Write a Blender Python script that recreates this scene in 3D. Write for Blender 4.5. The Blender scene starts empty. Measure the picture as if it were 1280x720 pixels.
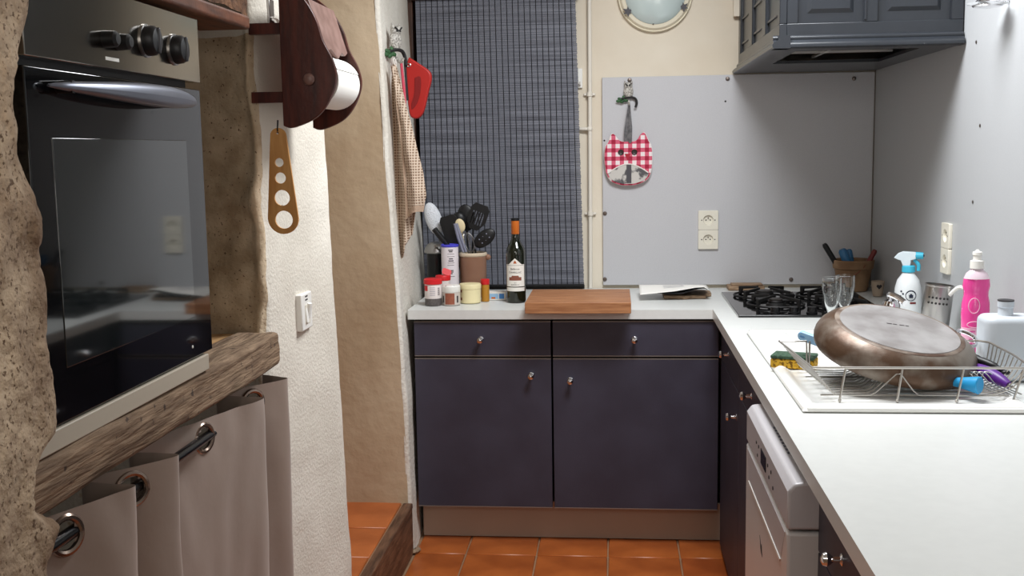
import bpy, bmesh, math, random
from mathutils import Vector, Matrix, noise
random.seed(7)
noise.seed_set(4)
S = bpy.context.scene
C = S.collection
PI = math.pi

# ---------------------------------------------------------------- camera
cam = bpy.data.objects.new('camera', bpy.data.cameras.new('camera'))
C.objects.link(cam)
cr = (0.9956121, 0.09226287, -0.01562375)
cd = (-0.004041, -0.12441578, -0.99222194)
cf = (-0.09348908, 0.98793131, -0.12349702)
cam.matrix_world = Matrix(((cr[0], -cd[0], -cf[0], 0), (cr[1], -cd[1], -cf[1], 0), (cr[2], -cd[2], -cf[2], 1.47), (0, 0, 0, 1)))
cam.data.sensor_width = 36
cam.data.lens = 36 * 1380 / 1280
cam.data.clip_start = 0.05
S.camera = cam

# ---------------------------------------------------------------- light
w = bpy.data.worlds.new('world'); S.world = w; w.use_nodes = True
w.node_tree.nodes['Background'].inputs[0].default_value = (1.0, 0.93, 0.86, 1)
w.node_tree.nodes['Background'].inputs[1].default_value = 0.18
def area(name, loc, target, sx, sy, power, color):
    l = bpy.data.lights.new(name, 'AREA'); l.shape = 'RECTANGLE'; l.size = sx; l.size_y = sy
    l.energy = power; l.color = color
    o = bpy.data.objects.new(name, l); C.objects.link(o); o.location = loc
    o.rotation_euler = (Vector(target) - Vector(loc)).to_track_quat('-Z', 'Y').to_euler()
    return o
area('ceiling_skylight', (0.28, 2.98, 2.57), (0.25, 3.0, 0.0), 0.6, 0.8, 39, (0.95, 0.975, 1.0))
area('unseen_light_left', (-0.45, 0.3, 2.0), (0.9, 3.2, 1.1), 0.3, 0.4, 4.5, (1.0, 0.97, 0.93))  # unseen area light floating inside the room, no window there
area('window_light_rear', (0.7, -1.2, 1.7), (-0.6, 2.2, 1.2), 1.0, 1.2, 8.5, (1.0, 0.96, 0.91))
S.view_settings.view_transform = 'Standard'
S.view_settings.look = 'None'
S.view_settings.gamma = 1
S.view_settings.use_curve_mapping = False
S.view_settings.exposure = 0.5

# ---------------------------------------------------------------- materials
def lin(c):
    return tuple(((v / 255) / 12.92 if v / 255 <= 0.04045 else ((v / 255 + 0.055) / 1.055) ** 2.4) for v in c) + (1,)
M = {}
def mat(name, col, rough=0.5, metal=0.0, var=0.0, vscale=8.0, vstretch=(1, 1, 1), col2=None, bump=0.0, bscale=60.0, bstretch=(1, 1, 1),
        trans=0.0, ior=1.45, coat=0.0, spec=0.5, detail=4.0, pits=None, lo=0.35, hi=0.65, sheen=0.0, alpha=1.0, emit=0.0):
    m = bpy.data.materials.new(name); m.use_nodes = True
    nt = m.node_tree; N = nt.nodes; L = nt.links; b = N['Principled BSDF']
    b.inputs['Base Color'].default_value = lin(col)
    b.inputs['Roughness'].default_value = rough; b.inputs['Metallic'].default_value = metal
    b.inputs['IOR'].default_value = ior; b.inputs['Transmission Weight'].default_value = trans
    b.inputs['Coat Weight'].default_value = coat; b.inputs['Specular IOR Level'].default_value = spec
    b.inputs['Sheen Weight'].default_value = sheen; b.inputs['Alpha'].default_value = alpha
    tc = N.new('ShaderNodeTexCoord')
    def tex(scale, stretch, det):
        mp = N.new('ShaderNodeMapping'); mp.inputs['Scale'].default_value = stretch
        L.new(tc.outputs['Object'], mp.inputs['Vector'])
        t = N.new('ShaderNodeTexNoise'); t.inputs['Scale'].default_value = scale; t.inputs['Detail'].default_value = det
        L.new(mp.outputs[0], t.inputs['Vector']); return t
    if col2 or var:
        t = tex(vscale, vstretch, detail)
        r = N.new('ShaderNodeValToRGB'); L.new(t.outputs[0], r.inputs[0])
        c1 = lin(col); c2 = lin(col2) if col2 else tuple(x * (1 - var) for x in c1[:3]) + (1,)
        r.color_ramp.elements[0].position = lo; r.color_ramp.elements[1].position = hi
        r.color_ramp.elements[0].color = c2; r.color_ramp.elements[1].color = c1
        out = r.outputs[0]
        if pits:
            t2 = tex(pits[1], (1, 1, 1), 6)
            r2 = N.new('ShaderNodeValToRGB'); L.new(t2.outputs[0], r2.inputs[0])
            r2.color_ramp.elements[0].position = pits[2]; r2.color_ramp.elements[1].position = pits[2] + 0.06
            mx = N.new('ShaderNodeMix'); mx.data_type = 'RGBA'
            r2.color_ramp.elements[0].color = (1, 1, 1, 1); r2.color_ramp.elements[1].color = (0, 0, 0, 1)
            L.new(r2.outputs[0], mx.inputs[0]); L.new(out, mx.inputs[6]); mx.inputs[7].default_value = lin(pits[0])
            out = mx.outputs[2]
        L.new(out, b.inputs['Base Color'])
    if bump:
        t = tex(bscale, bstretch, 8)
        bp = N.new('ShaderNodeBump'); bp.inputs['Strength'].default_value = bump; bp.inputs['Distance'].default_value = 0.01
        L.new(t.outputs[0], bp.inputs['Height']); L.new(bp.outputs[0], b.inputs['Normal'])
    if emit:
        b.inputs['Emission Color'].default_value = lin(col); b.inputs['Emission Strength'].default_value = emit
    M[name] = m
    return m

mat('plaster_white', (226, 222, 212), 0.9, col2=(212, 206, 194), vscale=3, bump=0.5, bscale=70)
mat('plaster_cream', (200, 180, 152), 0.9, col2=(178, 154, 124), vscale=2.2, bump=0.35, bscale=24, detail=6)
mat('plaster_back', (226, 218, 202), 0.9, col2=(214, 203, 184), vscale=2, bump=0.15, bscale=30)
mat('stone', (188, 166, 140), 0.95, col2=(122, 98, 76), vscale=12, detail=10, bump=1.0, bscale=45, pits=((104, 82, 62), 170, 0.36))
mat('lintel_stone', (120, 84, 58), 0.95, col2=(70, 46, 32), vscale=30, detail=8, bump=1.0, bscale=60)
mat('ceiling_white', (205, 200, 190), 0.9, var=0.05)
mat('tile', (178, 96, 44), 0.34, col2=(142, 70, 30), vscale=5, detail=6, bump=0.06, bscale=14)
mat('tile_dark', (172, 88, 40), 0.34, col2=(136, 64, 28), vscale=5, detail=6, bump=0.06, bscale=14)
mat('tile_passage', (190, 106, 54), 0.4, col2=(160, 84, 40), vscale=5, detail=6, bump=0.06, bscale=14)
mat('grout', (150, 116, 88), 0.95, var=0.2)
mat('panel_grey', (190, 190, 193), 0.42, var=0.05, vscale=220, bump=0.04, bscale=260)
mat('panel_right', (176, 178, 180), 0.36, var=0.04, vscale=220, bump=0.03, bscale=260)
mat('panel_edge', (120, 112, 104), 0.8)
mat('worktop', (216, 218, 215), 0.33, var=0.03, vscale=40)
mat('aubergine', (60, 58, 72), 0.5, col2=(53, 50, 63), vscale=6, bump=0.06, bscale=300)
mat('carcass', (60, 48, 42), 0.7)
mat('edge_strip', (150, 142, 138), 0.35, 0.6)
mat('plinth', (178, 160, 144), 0.6, var=0.05, vscale=4)
mat('chrome', (225, 225, 228), 0.12, 1.0)
mat('steel', (176, 174, 172), 0.28, 1.0)
mat('steel_brushed', (158, 153, 146), 0.14, 1.0)
mat('wire_metal', (190, 186, 180), 0.3, 0.9)
mat('black_glass', (8, 9, 11), 0.06, coat=0.4)
mat('window_glass', (22, 27, 28), 0.05, ior=2.0, coat=0.3)
mat('black_plastic', (16, 16, 18), 0.45)
mat('black_gloss', (14, 14, 16), 0.22)
mat('handle_grey', (112, 116, 128), 0.35, 0.55)
mat('grip_grey', (58, 58, 62), 0.4)
mat('cast_iron', (20, 19, 19), 0.55)
mat('burner_cap', (60, 56, 54), 0.4, 0.3)
mat('hood_paint', (38, 41, 46), 0.3, var=0.12, vscale=10)
mat('hood_inside', (70, 56, 46), 0.7)
mat('white_plastic', (232, 230, 224), 0.35)
mat('ivory_plastic', (222, 217, 202), 0.35)
mat('socket_hole', (30, 28, 26), 0.6)
mat('white_enamel', (238, 238, 234), 0.2, coat=0.3)
mat('appliance_white', (206, 203, 202), 0.32)
mat('appliance_grey', (190, 187, 190), 0.34)
mat('oak_beam', (142, 118, 94), 0.85, col2=(98, 76, 57), vscale=16, vstretch=(5, 0.6, 5), detail=10, bump=0.7, bscale=26, bstretch=(5, 0.5, 5), pits=((58, 42, 31), 40, 0.3))
mat('pine', (206, 168, 120), 0.6, col2=(178, 134, 88), vscale=10, vstretch=(8, 1, 8), bump=0.1, bscale=40, bstretch=(6, 1, 6))
mat('shelf_wood', (112, 66, 42), 0.5, col2=(70, 38, 24), vscale=10, vstretch=(8, 1, 8), bump=0.1)
mat('mahogany', (88, 38, 26), 0.38, col2=(54, 20, 14), vscale=12, vstretch=(5, 5, 0.6), bump=0.05)
mat('mahogany_worn', (140, 110, 102), 0.4, col2=(116, 86, 78), vscale=30)
mat('measure_wood', (206, 154, 92), 0.5, col2=(186, 130, 70), vscale=18, vstretch=(4, 4, 0.5))
mat('board_wood', (176, 124, 84), 0.5, col2=(140, 90, 56), vscale=14, vstretch=(0.6, 7, 7), bump=0.05, detail=6)
mat('dark_wood', (72, 46, 32), 0.6, col2=(40, 25, 18), vscale=12, vstretch=(6, 6, 0.6))
mat('step_wood', (118, 84, 62), 0.55, col2=(72, 48, 34), vscale=9, vstretch=(6, 0.8, 6), bump=0.25, bscale=30, bstretch=(5, 0.7, 5))
mat('worn_wood', (172, 144, 116), 0.7, col2=(120, 96, 74), vscale=20, vstretch=(1, 5, 5))
mat('curtain', (150, 132, 120), 0.45, var=0.05, vscale=6, bump=0.22, bscale=9, sheen=0.3)
mat('bronze', (150, 132, 120), 0.22, 0.9)
mat('trim_beige', (172, 162, 146), 0.5)
mat('paper', (238, 236, 230), 0.8)
def waffle_mat():
    m = bpy.data.materials.new('towel'); m.use_nodes = True; nt = m.node_tree; N = nt.nodes; L = nt.links; b = N['Principled BSDF']
    tc = N.new('ShaderNodeTexCoord'); sp = N.new('ShaderNodeSeparateXYZ'); L.new(tc.outputs['Object'], sp.inputs[0]); o = []
    for ax, per in ((0, 0.0085), (2, 0.010)):
        a = N.new('ShaderNodeMath'); a.operation = 'MULTIPLY'; a.inputs[1].default_value = 2 * PI / per; L.new(sp.outputs[ax], a.inputs[0])
        s = N.new('ShaderNodeMath'); s.operation = 'SINE'; L.new(a.outputs[0], s.inputs[0]); o.append(s)
    mx = N.new('ShaderNodeMath'); mx.operation = 'MAXIMUM'; L.new(o[0].outputs[0], mx.inputs[0]); L.new(o[1].outputs[0], mx.inputs[1])
    r = N.new('ShaderNodeValToRGB'); r.color_ramp.elements[0].position = 0.0; r.color_ramp.elements[1].position = 0.8; L.new(mx.outputs[0], r.inputs[0])
    r.color_ramp.elements[0].color = lin((150, 124, 102)); r.color_ramp.elements[1].color = lin((218, 198, 178))
    L.new(r.outputs[0], b.inputs['Base Color']); b.inputs['Roughness'].default_value = 0.95
    bp = N.new('ShaderNodeBump'); bp.inputs['Strength'].default_value = 0.6; bp.inputs['Distance'].default_value = 0.002; L.new(mx.outputs[0], bp.inputs['Height']); L.new(bp.outputs[0], b.inputs['Normal'])
    M['towel'] = m
waffle_mat()
mat('towel_plain', (190, 164, 142), 0.95, var=0.1, vscale=80, bump=0.3, bscale=160)
mat('red_silicone', (176, 34, 28), 0.45)
mat('red_dark', (130, 20, 20), 0.5)
mat('pink_cord', (208, 70, 92), 0.6)
mat('owl_white', (206, 202, 194), 0.6, col2=(120, 116, 110), vscale=160)
mat('owl_black', (30, 28, 28), 0.6)
mat('leaf_green', (62, 104, 62), 0.6, col2=(34, 66, 40), vscale=80)
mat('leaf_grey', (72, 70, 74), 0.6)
mat('ribbon_grey', (118, 116, 118), 0.7, col2=(78, 78, 80), vscale=60)
mat('patch_fabric', (196, 192, 186), 0.9, col2=(88, 86, 88), vscale=26, lo=0.42, hi=0.5)
mat('piping', (232, 226, 220), 0.8)
mat('button', (44, 34, 32), 0.4)
mat('beak_red', (168, 30, 50), 0.7)
mat('lamp_rim', (222, 214, 192), 0.35)
mat('lamp_glass', (196, 210, 208), 0.18, col2=(178, 194, 194), vscale=4, coat=0.5)
mat('pipe_paint', (222, 216, 204), 0.45)
mat('screw', (112, 102, 96), 0.35, 0.8)
mat('bottle_glass', (18, 22, 12), 0.05, coat=0.6)
mat('capsule_orange', (196, 104, 36), 0.35)
mat('label_paper', (230, 226, 218), 0.8)
mat('print_dark', (52, 46, 48), 0.8)
mat('print_brown', (132, 78, 62), 0.8)
mat('print_seal', (176, 92, 52), 0.8)
mat('lid_red', (206, 30, 36), 0.4)
mat('jar_body', (226, 216, 212), 0.4)
mat('pepper', (96, 90, 88), 0.6, var=0.4, vscale=200)
mat('paprika', (150, 84, 62), 0.6, var=0.2, vscale=100)
mat('clear_plastic', (196, 186, 178), 0.2)
mat('butter_yellow', (228, 216, 170), 0.5, var=0.05)
mat('spice_ochre', (176, 124, 40), 0.5)
mat('canister', (228, 222, 226), 0.45)
mat('lid_blue', (74, 72, 196), 0.4)
mat('box_blue', (70, 128, 190), 0.6)
mat('box_sky', (150, 190, 222), 0.6)
mat('crock', (150, 112, 90), 0.5, col2=(132, 96, 76), vscale=6)
mat('crock_rim', (208, 192, 168), 0.45)
mat('bristle', (232, 236, 242), 0.7, var=0.15, vscale=160, bump=0.6, bscale=200)
mat('wood_spoon', (220, 204, 164), 0.6)
mat('grey_plastic', (130, 132, 150), 0.4)
mat('blue_grip', (52, 108, 152), 0.45)
mat('red_brown', (112, 36, 34), 0.45)
mat('terracotta', (158, 128, 98), 0.85, col2=(122, 92, 66), vscale=10, bump=0.25, bscale=40)
mat('terracotta_in', (120, 62, 42), 0.85)
mat('cup_ceramic', (170, 152, 134), 0.55, var=0.1)
def glass(name, col, rough=0.0, ior=1.45):
    return mat(name, col, rough, trans=1.0, ior=ior)
glass('clear_glass', (250, 252, 252))
mat('spray_white', (216, 220, 222), 0.35)
mat('spray_clear', (206, 218, 224), 0.3)
mat('cyan_plastic', (62, 176, 206), 0.35)
mat('badge_navy', (34, 40, 58), 0.5)
mat('pink_liquid', (238, 74, 158), 0.16, coat=0.6)
mat('pink_pale', (236, 178, 204), 0.35)
mat('pink_print', (226, 92, 160), 0.5)
mat('bottle_clear', (216, 196, 206), 0.2, coat=0.4)
mat('jug_plastic', (200, 207, 214), 0.4)
mat('jug_rim', (60, 58, 60), 0.5)
mat('pan_base', (168, 165, 164), 0.42, 0.3, col2=(138, 133, 131), vscale=14, detail=8, bump=0.05, bscale=60)
mat('pan_body', (128, 119, 109), 0.4, 0.4, col2=(84, 62, 46), vscale=9, detail=12, lo=0.40, hi=0.56, bump=0.05, bscale=80)
mat('pan_burn', (78, 54, 40), 0.55, 0.2, col2=(146, 134, 122), vscale=18, detail=10)
mat('sponge_yellow', (214, 168, 52), 0.95, pits=((120, 84, 20), 130, 0.42), var=0.1, bump=0.6, bscale=120)
mat('sponge_green', (72, 98, 78), 0.98, col2=(52, 72, 58), vscale=120, bump=0.8, bscale=200)
mat('sky_plastic', (150, 196, 236), 0.35)
mat('turquoise', (44, 152, 208), 0.35)
mat('navy_plastic', (34, 50, 92), 0.4)
mat('purple', (86, 32, 128), 0.4)
mat('led_black', (10, 10, 12), 0.2)
mat('sill_black', (26, 22, 20), 0.6)

# woven blind: fine horizontal reeds
def blind_mat():
    m = bpy.data.materials.new('blind_reed'); m.use_nodes = True; nt = m.node_tree; N = nt.nodes; L = nt.links; b = N['Principled BSDF']
    tc = N.new('ShaderNodeTexCoord'); mp = N.new('ShaderNodeMapping'); mp.inputs['Scale'].default_value = (1.5, 1.5, 150)
    L.new(tc.outputs['Object'], mp.inputs[0]); t = N.new('ShaderNodeTexNoise'); t.inputs['Scale'].default_value = 1.5; t.inputs['Detail'].default_value = 3
    L.new(mp.outputs[0], t.inputs['Vector']); r = N.new('ShaderNodeValToRGB'); L.new(t.outputs[0], r.inputs[0])
    r.color_ramp.elements[0].position = 0.3; r.color_ramp.elements[1].position = 0.72
    r.color_ramp.elements[0].color = lin((62, 64, 74)); r.color_ramp.elements[1].color = lin((128, 131, 142))
    L.new(r.outputs[0], b.inputs['Base Color']); b.inputs['Roughness'].default_value = 0.6
    M['blind_reed'] = m
blind_mat()

def gingham_mat():
    m = bpy.data.materials.new('gingham'); m.use_nodes = True; nt = m.node_tree; N = nt.nodes; L = nt.links; b = N['Principled BSDF']
    tc = N.new('ShaderNodeTexCoord'); sp = N.new('ShaderNodeSeparateXYZ'); L.new(tc.outputs['Object'], sp.inputs[0])
    outs = []
    for ax in (0, 2):
        a = N.new('ShaderNodeMath'); a.operation = 'MULTIPLY'; a.inputs[1].default_value = 2 * PI / 0.034; L.new(sp.outputs[ax], a.inputs[0])
        s = N.new('ShaderNodeMath'); s.operation = 'SINE'; L.new(a.outputs[0], s.inputs[0])
        g = N.new('ShaderNodeMath'); g.operation = 'GREATER_THAN'; g.inputs[1].default_value = 0; L.new(s.outputs[0], g.inputs[0]); outs.append(g)
    ad = N.new('ShaderNodeMath'); ad.operation = 'ADD'; L.new(outs[0].outputs[0], ad.inputs[0]); L.new(outs[1].outputs[0], ad.inputs[1])
    hv = N.new('ShaderNodeMath'); hv.operation = 'MULTIPLY'; hv.inputs[1].default_value = 0.5; L.new(ad.outputs[0], hv.inputs[0])
    r = N.new('ShaderNodeValToRGB'); r.color_ramp.interpolation = 'CONSTANT'; L.new(hv.outputs[0], r.inputs[0])
    e = r.color_ramp.elements; e[0].position = 0; e[0].color = lin((232, 220, 220)); e[1].position = 0.25; e[1].color = lin((206, 92, 116))
    e2 = e.new(0.75); e2.color = lin((158, 28, 58))
    L.new(r.outputs[0], b.inputs['Base Color']); b.inputs['Roughness'].default_value = 0.9
    M['gingham'] = m
gingham_mat()

# wall with stone reveal and plaster face: mix by a painted attribute of the real material boundary
def wall_mix_mat():
    m = bpy.data.materials.new('plaster_stone'); m.use_nodes = True; nt = m.node_tree; N = nt.nodes; L = nt.links; b = N['Principled BSDF']
    b.inputs['Roughness'].default_value = 0.95
    at = N.new('ShaderNodeAttribute'); at.attribute_name = 'stone'
    tc = N.new('ShaderNodeTexCoord')
    def nz(s, d):
        t = N.new('ShaderNodeTexNoise'); t.inputs['Scale'].default_value = s; t.inputs['Detail'].default_value = d; L.new(tc.outputs['Object'], t.inputs['Vector']); return t
    def ramp(t, p0, c0, p1, c1):
        r = N.new('ShaderNodeValToRGB'); L.new(t, r.inputs[0]); r.color_ramp.elements[0].position = p0; r.color_ramp.elements[1].position = p1
        r.color_ramp.elements[0].color = c0; r.color_ramp.elements[1].color = c1; return r
    st = ramp(nz(14, 10).outputs[0], 0.34, lin((164, 142, 114)), 0.66, lin((208, 188, 160)))
    pit = ramp(nz(150, 7).outputs[0], 0.31, (1, 1, 1, 1), 0.37, (0, 0, 0, 1))
    mp = N.new('ShaderNodeMix'); mp.data_type = 'RGBA'; L.new(pit.outputs[0], mp.inputs[0]); L.new(st.outputs[0], mp.inputs[6]); mp.inputs[7].default_value = lin((104, 82, 62))
    pl = ramp(nz(3, 5).outputs[0], 0.35, lin((210, 203, 190)), 0.65, lin((226, 220, 208)))
    ad = N.new('ShaderNodeMath'); ad.operation = 'ADD'; L.new(at.outputs['Fac'], ad.inputs[0])
    n2 = nz(26, 6); sb = N.new('ShaderNodeMath'); sb.operation = 'MULTIPLY_ADD'; sb.inputs[1].default_value = 0.7; sb.inputs[2].default_value = -0.35
    L.new(n2.outputs[0], sb.inputs[0]); L.new(sb.outputs[0], ad.inputs[1])
    sh = ramp(ad.outputs[0], 0.46, (0, 0, 0, 1), 0.54, (1, 1, 1, 1))
    mx = N.new('ShaderNodeMix'); mx.data_type = 'RGBA'; L.new(sh.outputs[0], mx.inputs[0]); L.new(pl.outputs[0], mx.inputs[6]); L.new(mp.outputs[2], mx.inputs[7])
    L.new(mx.outputs[2], b.inputs['Base Color'])
    bp = N.new('ShaderNodeBump'); bp.inputs['Strength'].default_value = 0.4; bp.inputs['Distance'].default_value = 0.006
    L.new(nz(130, 4).outputs[0], bp.inputs['Height']); L.new(bp.outputs[0], b.inputs['Normal'])
    M['plaster_stone'] = m
wall_mix_mat()

# ---------------------------------------------------------------- geometry helpers
def catmull(pts, n):
    out = []; P = [Vector(p) for p in pts]
    for i in range(len(P) - 1):
        p0 = P[max(i - 1, 0)]; p1 = P[i]; p2 = P[i + 1]; p3 = P[min(i + 2, len(P) - 1)]
        for k in range(n):
            t = k / n
            out.append(0.5 * ((2 * p1) + (p2 - p0) * t + (2 * p0 - 5 * p1 + 4 * p2 - p3) * t * t + (3 * p1 - p0 - 3 * p2 + p3) * t ** 3))
    out.append(P[-1]); return out
def lerp_tab(tab, z):
    if z <= tab[0][0]: return tab[0][1]
    for (a, va), (b, vb) in zip(tab, tab[1:]):
        if z <= b: return va + (vb - va) * (z - a) / (b - a)
    return tab[-1][1]
def sstep(a, b, x):
    t = min(1, max(0, (x - a) / (b - a))); return t * t * (3 - 2 * t)
def frame(d):
    d = Vector(d).normalized(); u = Vector((0, 0, 1)) if abs(d.z) < 0.9 else Vector((1, 0, 0))
    a = d.cross(u).normalized(); return a, d.cross(a).normalized()
class MB:
    def __init__(s): s.v = []; s.f = []
    def add(s, vs, fs):
        o = len(s.v); s.v += [Vector(v) for v in vs]; s.f += [tuple(i + o for i in f) for f in fs]; return s
    def box(s, x0, x1, y0, y1, z0, z1, R=None, piv=None):
        vs = [Vector((x, y, z)) for z in (z0, z1) for y in (y0, y1) for x in (x0, x1)]
        if R is not None:
            c = Vector(piv) if piv is not None else Vector(((x0 + x1) / 2, (y0 + y1) / 2, (z0 + z1) / 2)); vs = [c + R @ (v - c) for v in vs]
        return s.add(vs, [(0, 2, 3, 1), (4, 5, 7, 6), (0, 1, 5, 4), (2, 6, 7, 3), (0, 4, 6, 2), (1, 3, 7, 5)])
    def tube(s, pts, r, n=8, closed=False, caps=True):
        P = [Vector(p) for p in pts]; m = len(P); R = r if isinstance(r, (list, tuple)) else [r] * m; vs = []; a = None
        for i, p in enumerate(P):
            d = (P[(i + 1) % m] - P[i - 1]) if closed else (P[min(i + 1, m - 1)] - P[max(i - 1, 0)])
            d = d.normalized()
            if a is None: a, _ = frame(d)
            else:
                a = (a - d * a.dot(d)); a = a.normalized() if a.length > 1e-6 else frame(d)[0]
            b = d.cross(a)
            for k in range(n): vs.append(p + (a * math.cos(2 * PI * k / n) + b * math.sin(2 * PI * k / n)) * R[i])
        fs = []
        for i in range(m if closed else m - 1):
            j = (i + 1) % m
            for k in range(n): fs.append((i * n + k, i * n + (k + 1) % n, j * n + (k + 1) % n, j * n + k))
        if not closed and caps: fs += [tuple(range(n))[::-1], tuple((m - 1) * n + k for k in range(n))]
        return s.add(vs, fs)
    def cyl(s, p0, p1, r0, r1=None, n=16): return s.tube([p0, p1], [r0, r0 if r1 is None else r1], n)
    def lathe(s, prof, c=(0, 0, 0), n=24, R=None, caps=True, sx=1.0, sy=1.0):
        c = Vector(c); vs = []
        for r, z in prof:
            for k in range(n):
                v = Vector((r * sx * math.cos(2 * PI * k / n), r * sy * math.sin(2 * PI * k / n), z)); vs.append(c + (R @ v if R is not None else v))
        m = len(prof); fs = [(i * n + k, i * n + (k + 1) % n, (i + 1) * n + (k + 1) % n, (i + 1) * n + k) for i in range(m - 1) for k in range(n)]
        if caps: fs += [tuple(range(n))[::-1], tuple((m - 1) * n + k for k in range(n))]
        return s.add(vs, fs)
    def ell(s, c, r, nu=16, nv=10, R=None):
        return s.lathe([(max(1e-4, math.sin(PI * i / nv)), -math.cos(PI * i / nv)) for i in range(nv + 1)], c, nu,
                       (R if R is not None else Matrix.Identity(3)) @ Matrix.Diagonal(Vector(r)))
    def prism(s, outline, ext):
        e = Vector(ext); P = [Vector(p) for p in outline]; n = len(P)
        return s.add(P + [p + e for p in P], [tuple(range(n))[::-1], tuple(range(n, 2 * n))] + [(i, (i + 1) % n, n + (i + 1) % n, n + i) for i in range(n)])
    def grid(s, fn, nu, nv):
        vs = [fn(i / nu, j / nv) for i in range(nu + 1) for j in range(nv + 1)]
        return s.add(vs, [(i * (nv + 1) + j, (i + 1) * (nv + 1) + j, (i + 1) * (nv + 1) + j + 1, i * (nv + 1) + j + 1) for i in range(nu) for j in range(nv)])
    def fill(s, loops, thick, o, ux, uy, res=0, bev=0.0, text=None, size=0.01, fn=None):
        if text is None:
            cu = bpy.data.curves.new('tmp', 'CURVE'); cu.dimensions = '2D'; cu.fill_mode = 'BOTH'
            for lp in loops:
                sp = cu.splines.new('POLY'); sp.points.add(len(lp) - 1); sp.use_cyclic_u = True
                for p, q in zip(sp.points, lp): p.co = (q[0], q[1], 0, 1)
        else:
            cu = bpy.data.curves.new('tmp', 'FONT'); cu.body = text; cu.size = size; cu.align_x = 'CENTER'; cu.resolution_u = 2
        cu.extrude = thick / 2; cu.bevel_depth = bev; cu.bevel_resolution = 1 if bev < 0.01 else 4
        ob = bpy.data.objects.new('tmp', cu); C.objects.link(ob); me = ob.to_mesh()
        ux = Vector(ux); uy = Vector(uy); uz = ux.cross(uy).normalized(); o = Vector(o)
        s.add([fn(v.co) if fn else o + ux * v.co.x + uy * v.co.y + uz * v.co.z for v in me.vertices], [tuple(p.vertices) for p in me.polygons])
        ob.to_mesh_clear(); bpy.data.objects.remove(ob); bpy.data.curves.remove(cu); return s
WL = {}
FIT = None   # (drawing base, real base, size factor) for things drawn at a smaller scale
def fit(v):
    return v if FIT is None else Vector(FIT[1]) + (v - Vector(FIT[0])) * FIT[2]
def obj(name, mb, m, parent=None, smooth=True, bevel=0.0, seg=2, label=None, cat=None, group=None, kind=None, ang=0.6, local=False, origin=None, sub=0, attr=None):
    me = bpy.data.meshes.new(name); off = Vector((0, 0, 0))
    if parent is not None and not local: off = WL[parent.name_full]
    elif parent is None and origin is not None: off = Vector(origin)
    me.from_pydata([tuple(fit(v) - off) for v in mb.v], [], mb.f)
    bm = bmesh.new(); bm.from_mesh(me); bmesh.ops.recalc_face_normals(bm, faces=bm.faces); bm.to_mesh(me); bm.free()
    if attr:
        a = me.attributes.new(attr[0], 'FLOAT', 'POINT'); a.data.foreach_set('value', attr[1])
    me.materials.append(M[m])
    if smooth:
        me.polygons.foreach_set('use_smooth', [True] * len(me.polygons)); me.set_sharp_from_angle(angle=ang)
    o = bpy.data.objects.new(name, me); C.objects.link(o)
    if parent is not None: o.parent = parent; WL[o.name_full] = off
    else: o.location = off; WL[o.name_full] = off
    if bevel:
        b = o.modifiers.new('bevel', 'BEVEL'); b.width = bevel; b.segments = seg; b.limit_method = 'ANGLE'; b.angle_limit = 0.7
    if sub:
        b = o.modifiers.new('sub', 'SUBSURF'); b.levels = sub; b.render_levels = sub
    tag(o, label, cat, group, kind); return o
def tag(o, label=None, cat=None, group=None, kind=None):
    if label: o['label'] = label
    if cat: o['category'] = cat
    if group: o['group'] = group
    if kind: o['kind'] = kind
    return o
def thing(name, loc, label, cat, group=None):
    loc = fit(Vector(loc))
    o = bpy.data.objects.new(name, None); C.objects.link(o); o.location = loc; o.empty_display_size = 0.05
    WL[o.name_full] = Vector(loc); return tag(o, label, cat, group)
def B(*a, **k): return MB().box(*a, **k)
def dup(o, parent=None, loc=None, label=None):
    c = o.copy(); C.objects.link(c); c.parent = parent
    if loc is not None: c.location = loc
    if label: c['label'] = label
    for ch in list(o.children): dup(ch, c)
    return c
def arc(cx, cy, r, a0, a1, n, rx=None):
    return [(cx + (rx or r) * math.cos(math.radians(a0 + (a1 - a0) * i / n)), cy + r * math.sin(math.radians(a0 + (a1 - a0) * i / n))) for i in range(n + 1)]
def rrect(x0, x1, y0, y1, r, n=5):
    return arc(x1 - r, y1 - r, r, 0, 90, n) + arc(x0 + r, y1 - r, r, 90, 180, n) + arc(x0 + r, y0 + r, r, 180, 270, n) + arc(x1 - r, y0 + r, r, 270, 360, n)
def circ(cx, cy, r, n=24): return [(cx + r * math.cos(2 * PI * i / n), cy + r * math.sin(2 * PI * i / n)) for i in range(n)]
def rot(ax, deg): return Matrix.Rotation(math.radians(deg), 3, ax)
RX90 = rot('X', 90); RY90 = rot('Y', 90)

# ================================================================ STRUCTURE
# floor with terracotta tiles
fl = obj('floor', B(-0.80, 1.1, -1.6, 4.66, -0.03, -0.004), 'grout', kind='structure', label='orange terracotta tiled kitchen floor')
tm = {}
def tile(x0, x1, y0, y1, z, m, parent):
    key = (round(x1 - x0, 3), round(y1 - y0, 3), m)
    if key not in tm:
        mb = B(-(x1 - x0) / 2, (x1 - x0) / 2, -(y1 - y0) / 2, (y1 - y0) / 2, -0.012, 0)
        o = obj('tile', mb, m, parent, local=True, bevel=0.003, seg=1); tm[key] = o
    else:
        o = bpy.data.objects.new('tile', tm[key].data); C.objects.link(o); o.parent = parent
        b = o.modifiers.new('bevel', 'BEVEL'); b.width = 0.003; b.segments = 1
    o.location = ((x0 + x1) / 2, (y0 + y1) / 2, z + random.uniform(-0.0008, 0.0008))
ys = [4.075] + [3.875 - 0.26 * k for k in range(12)]
xs = [-0.743] + [-0.553 + 0.2605 * k for k in range(7)]
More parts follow.
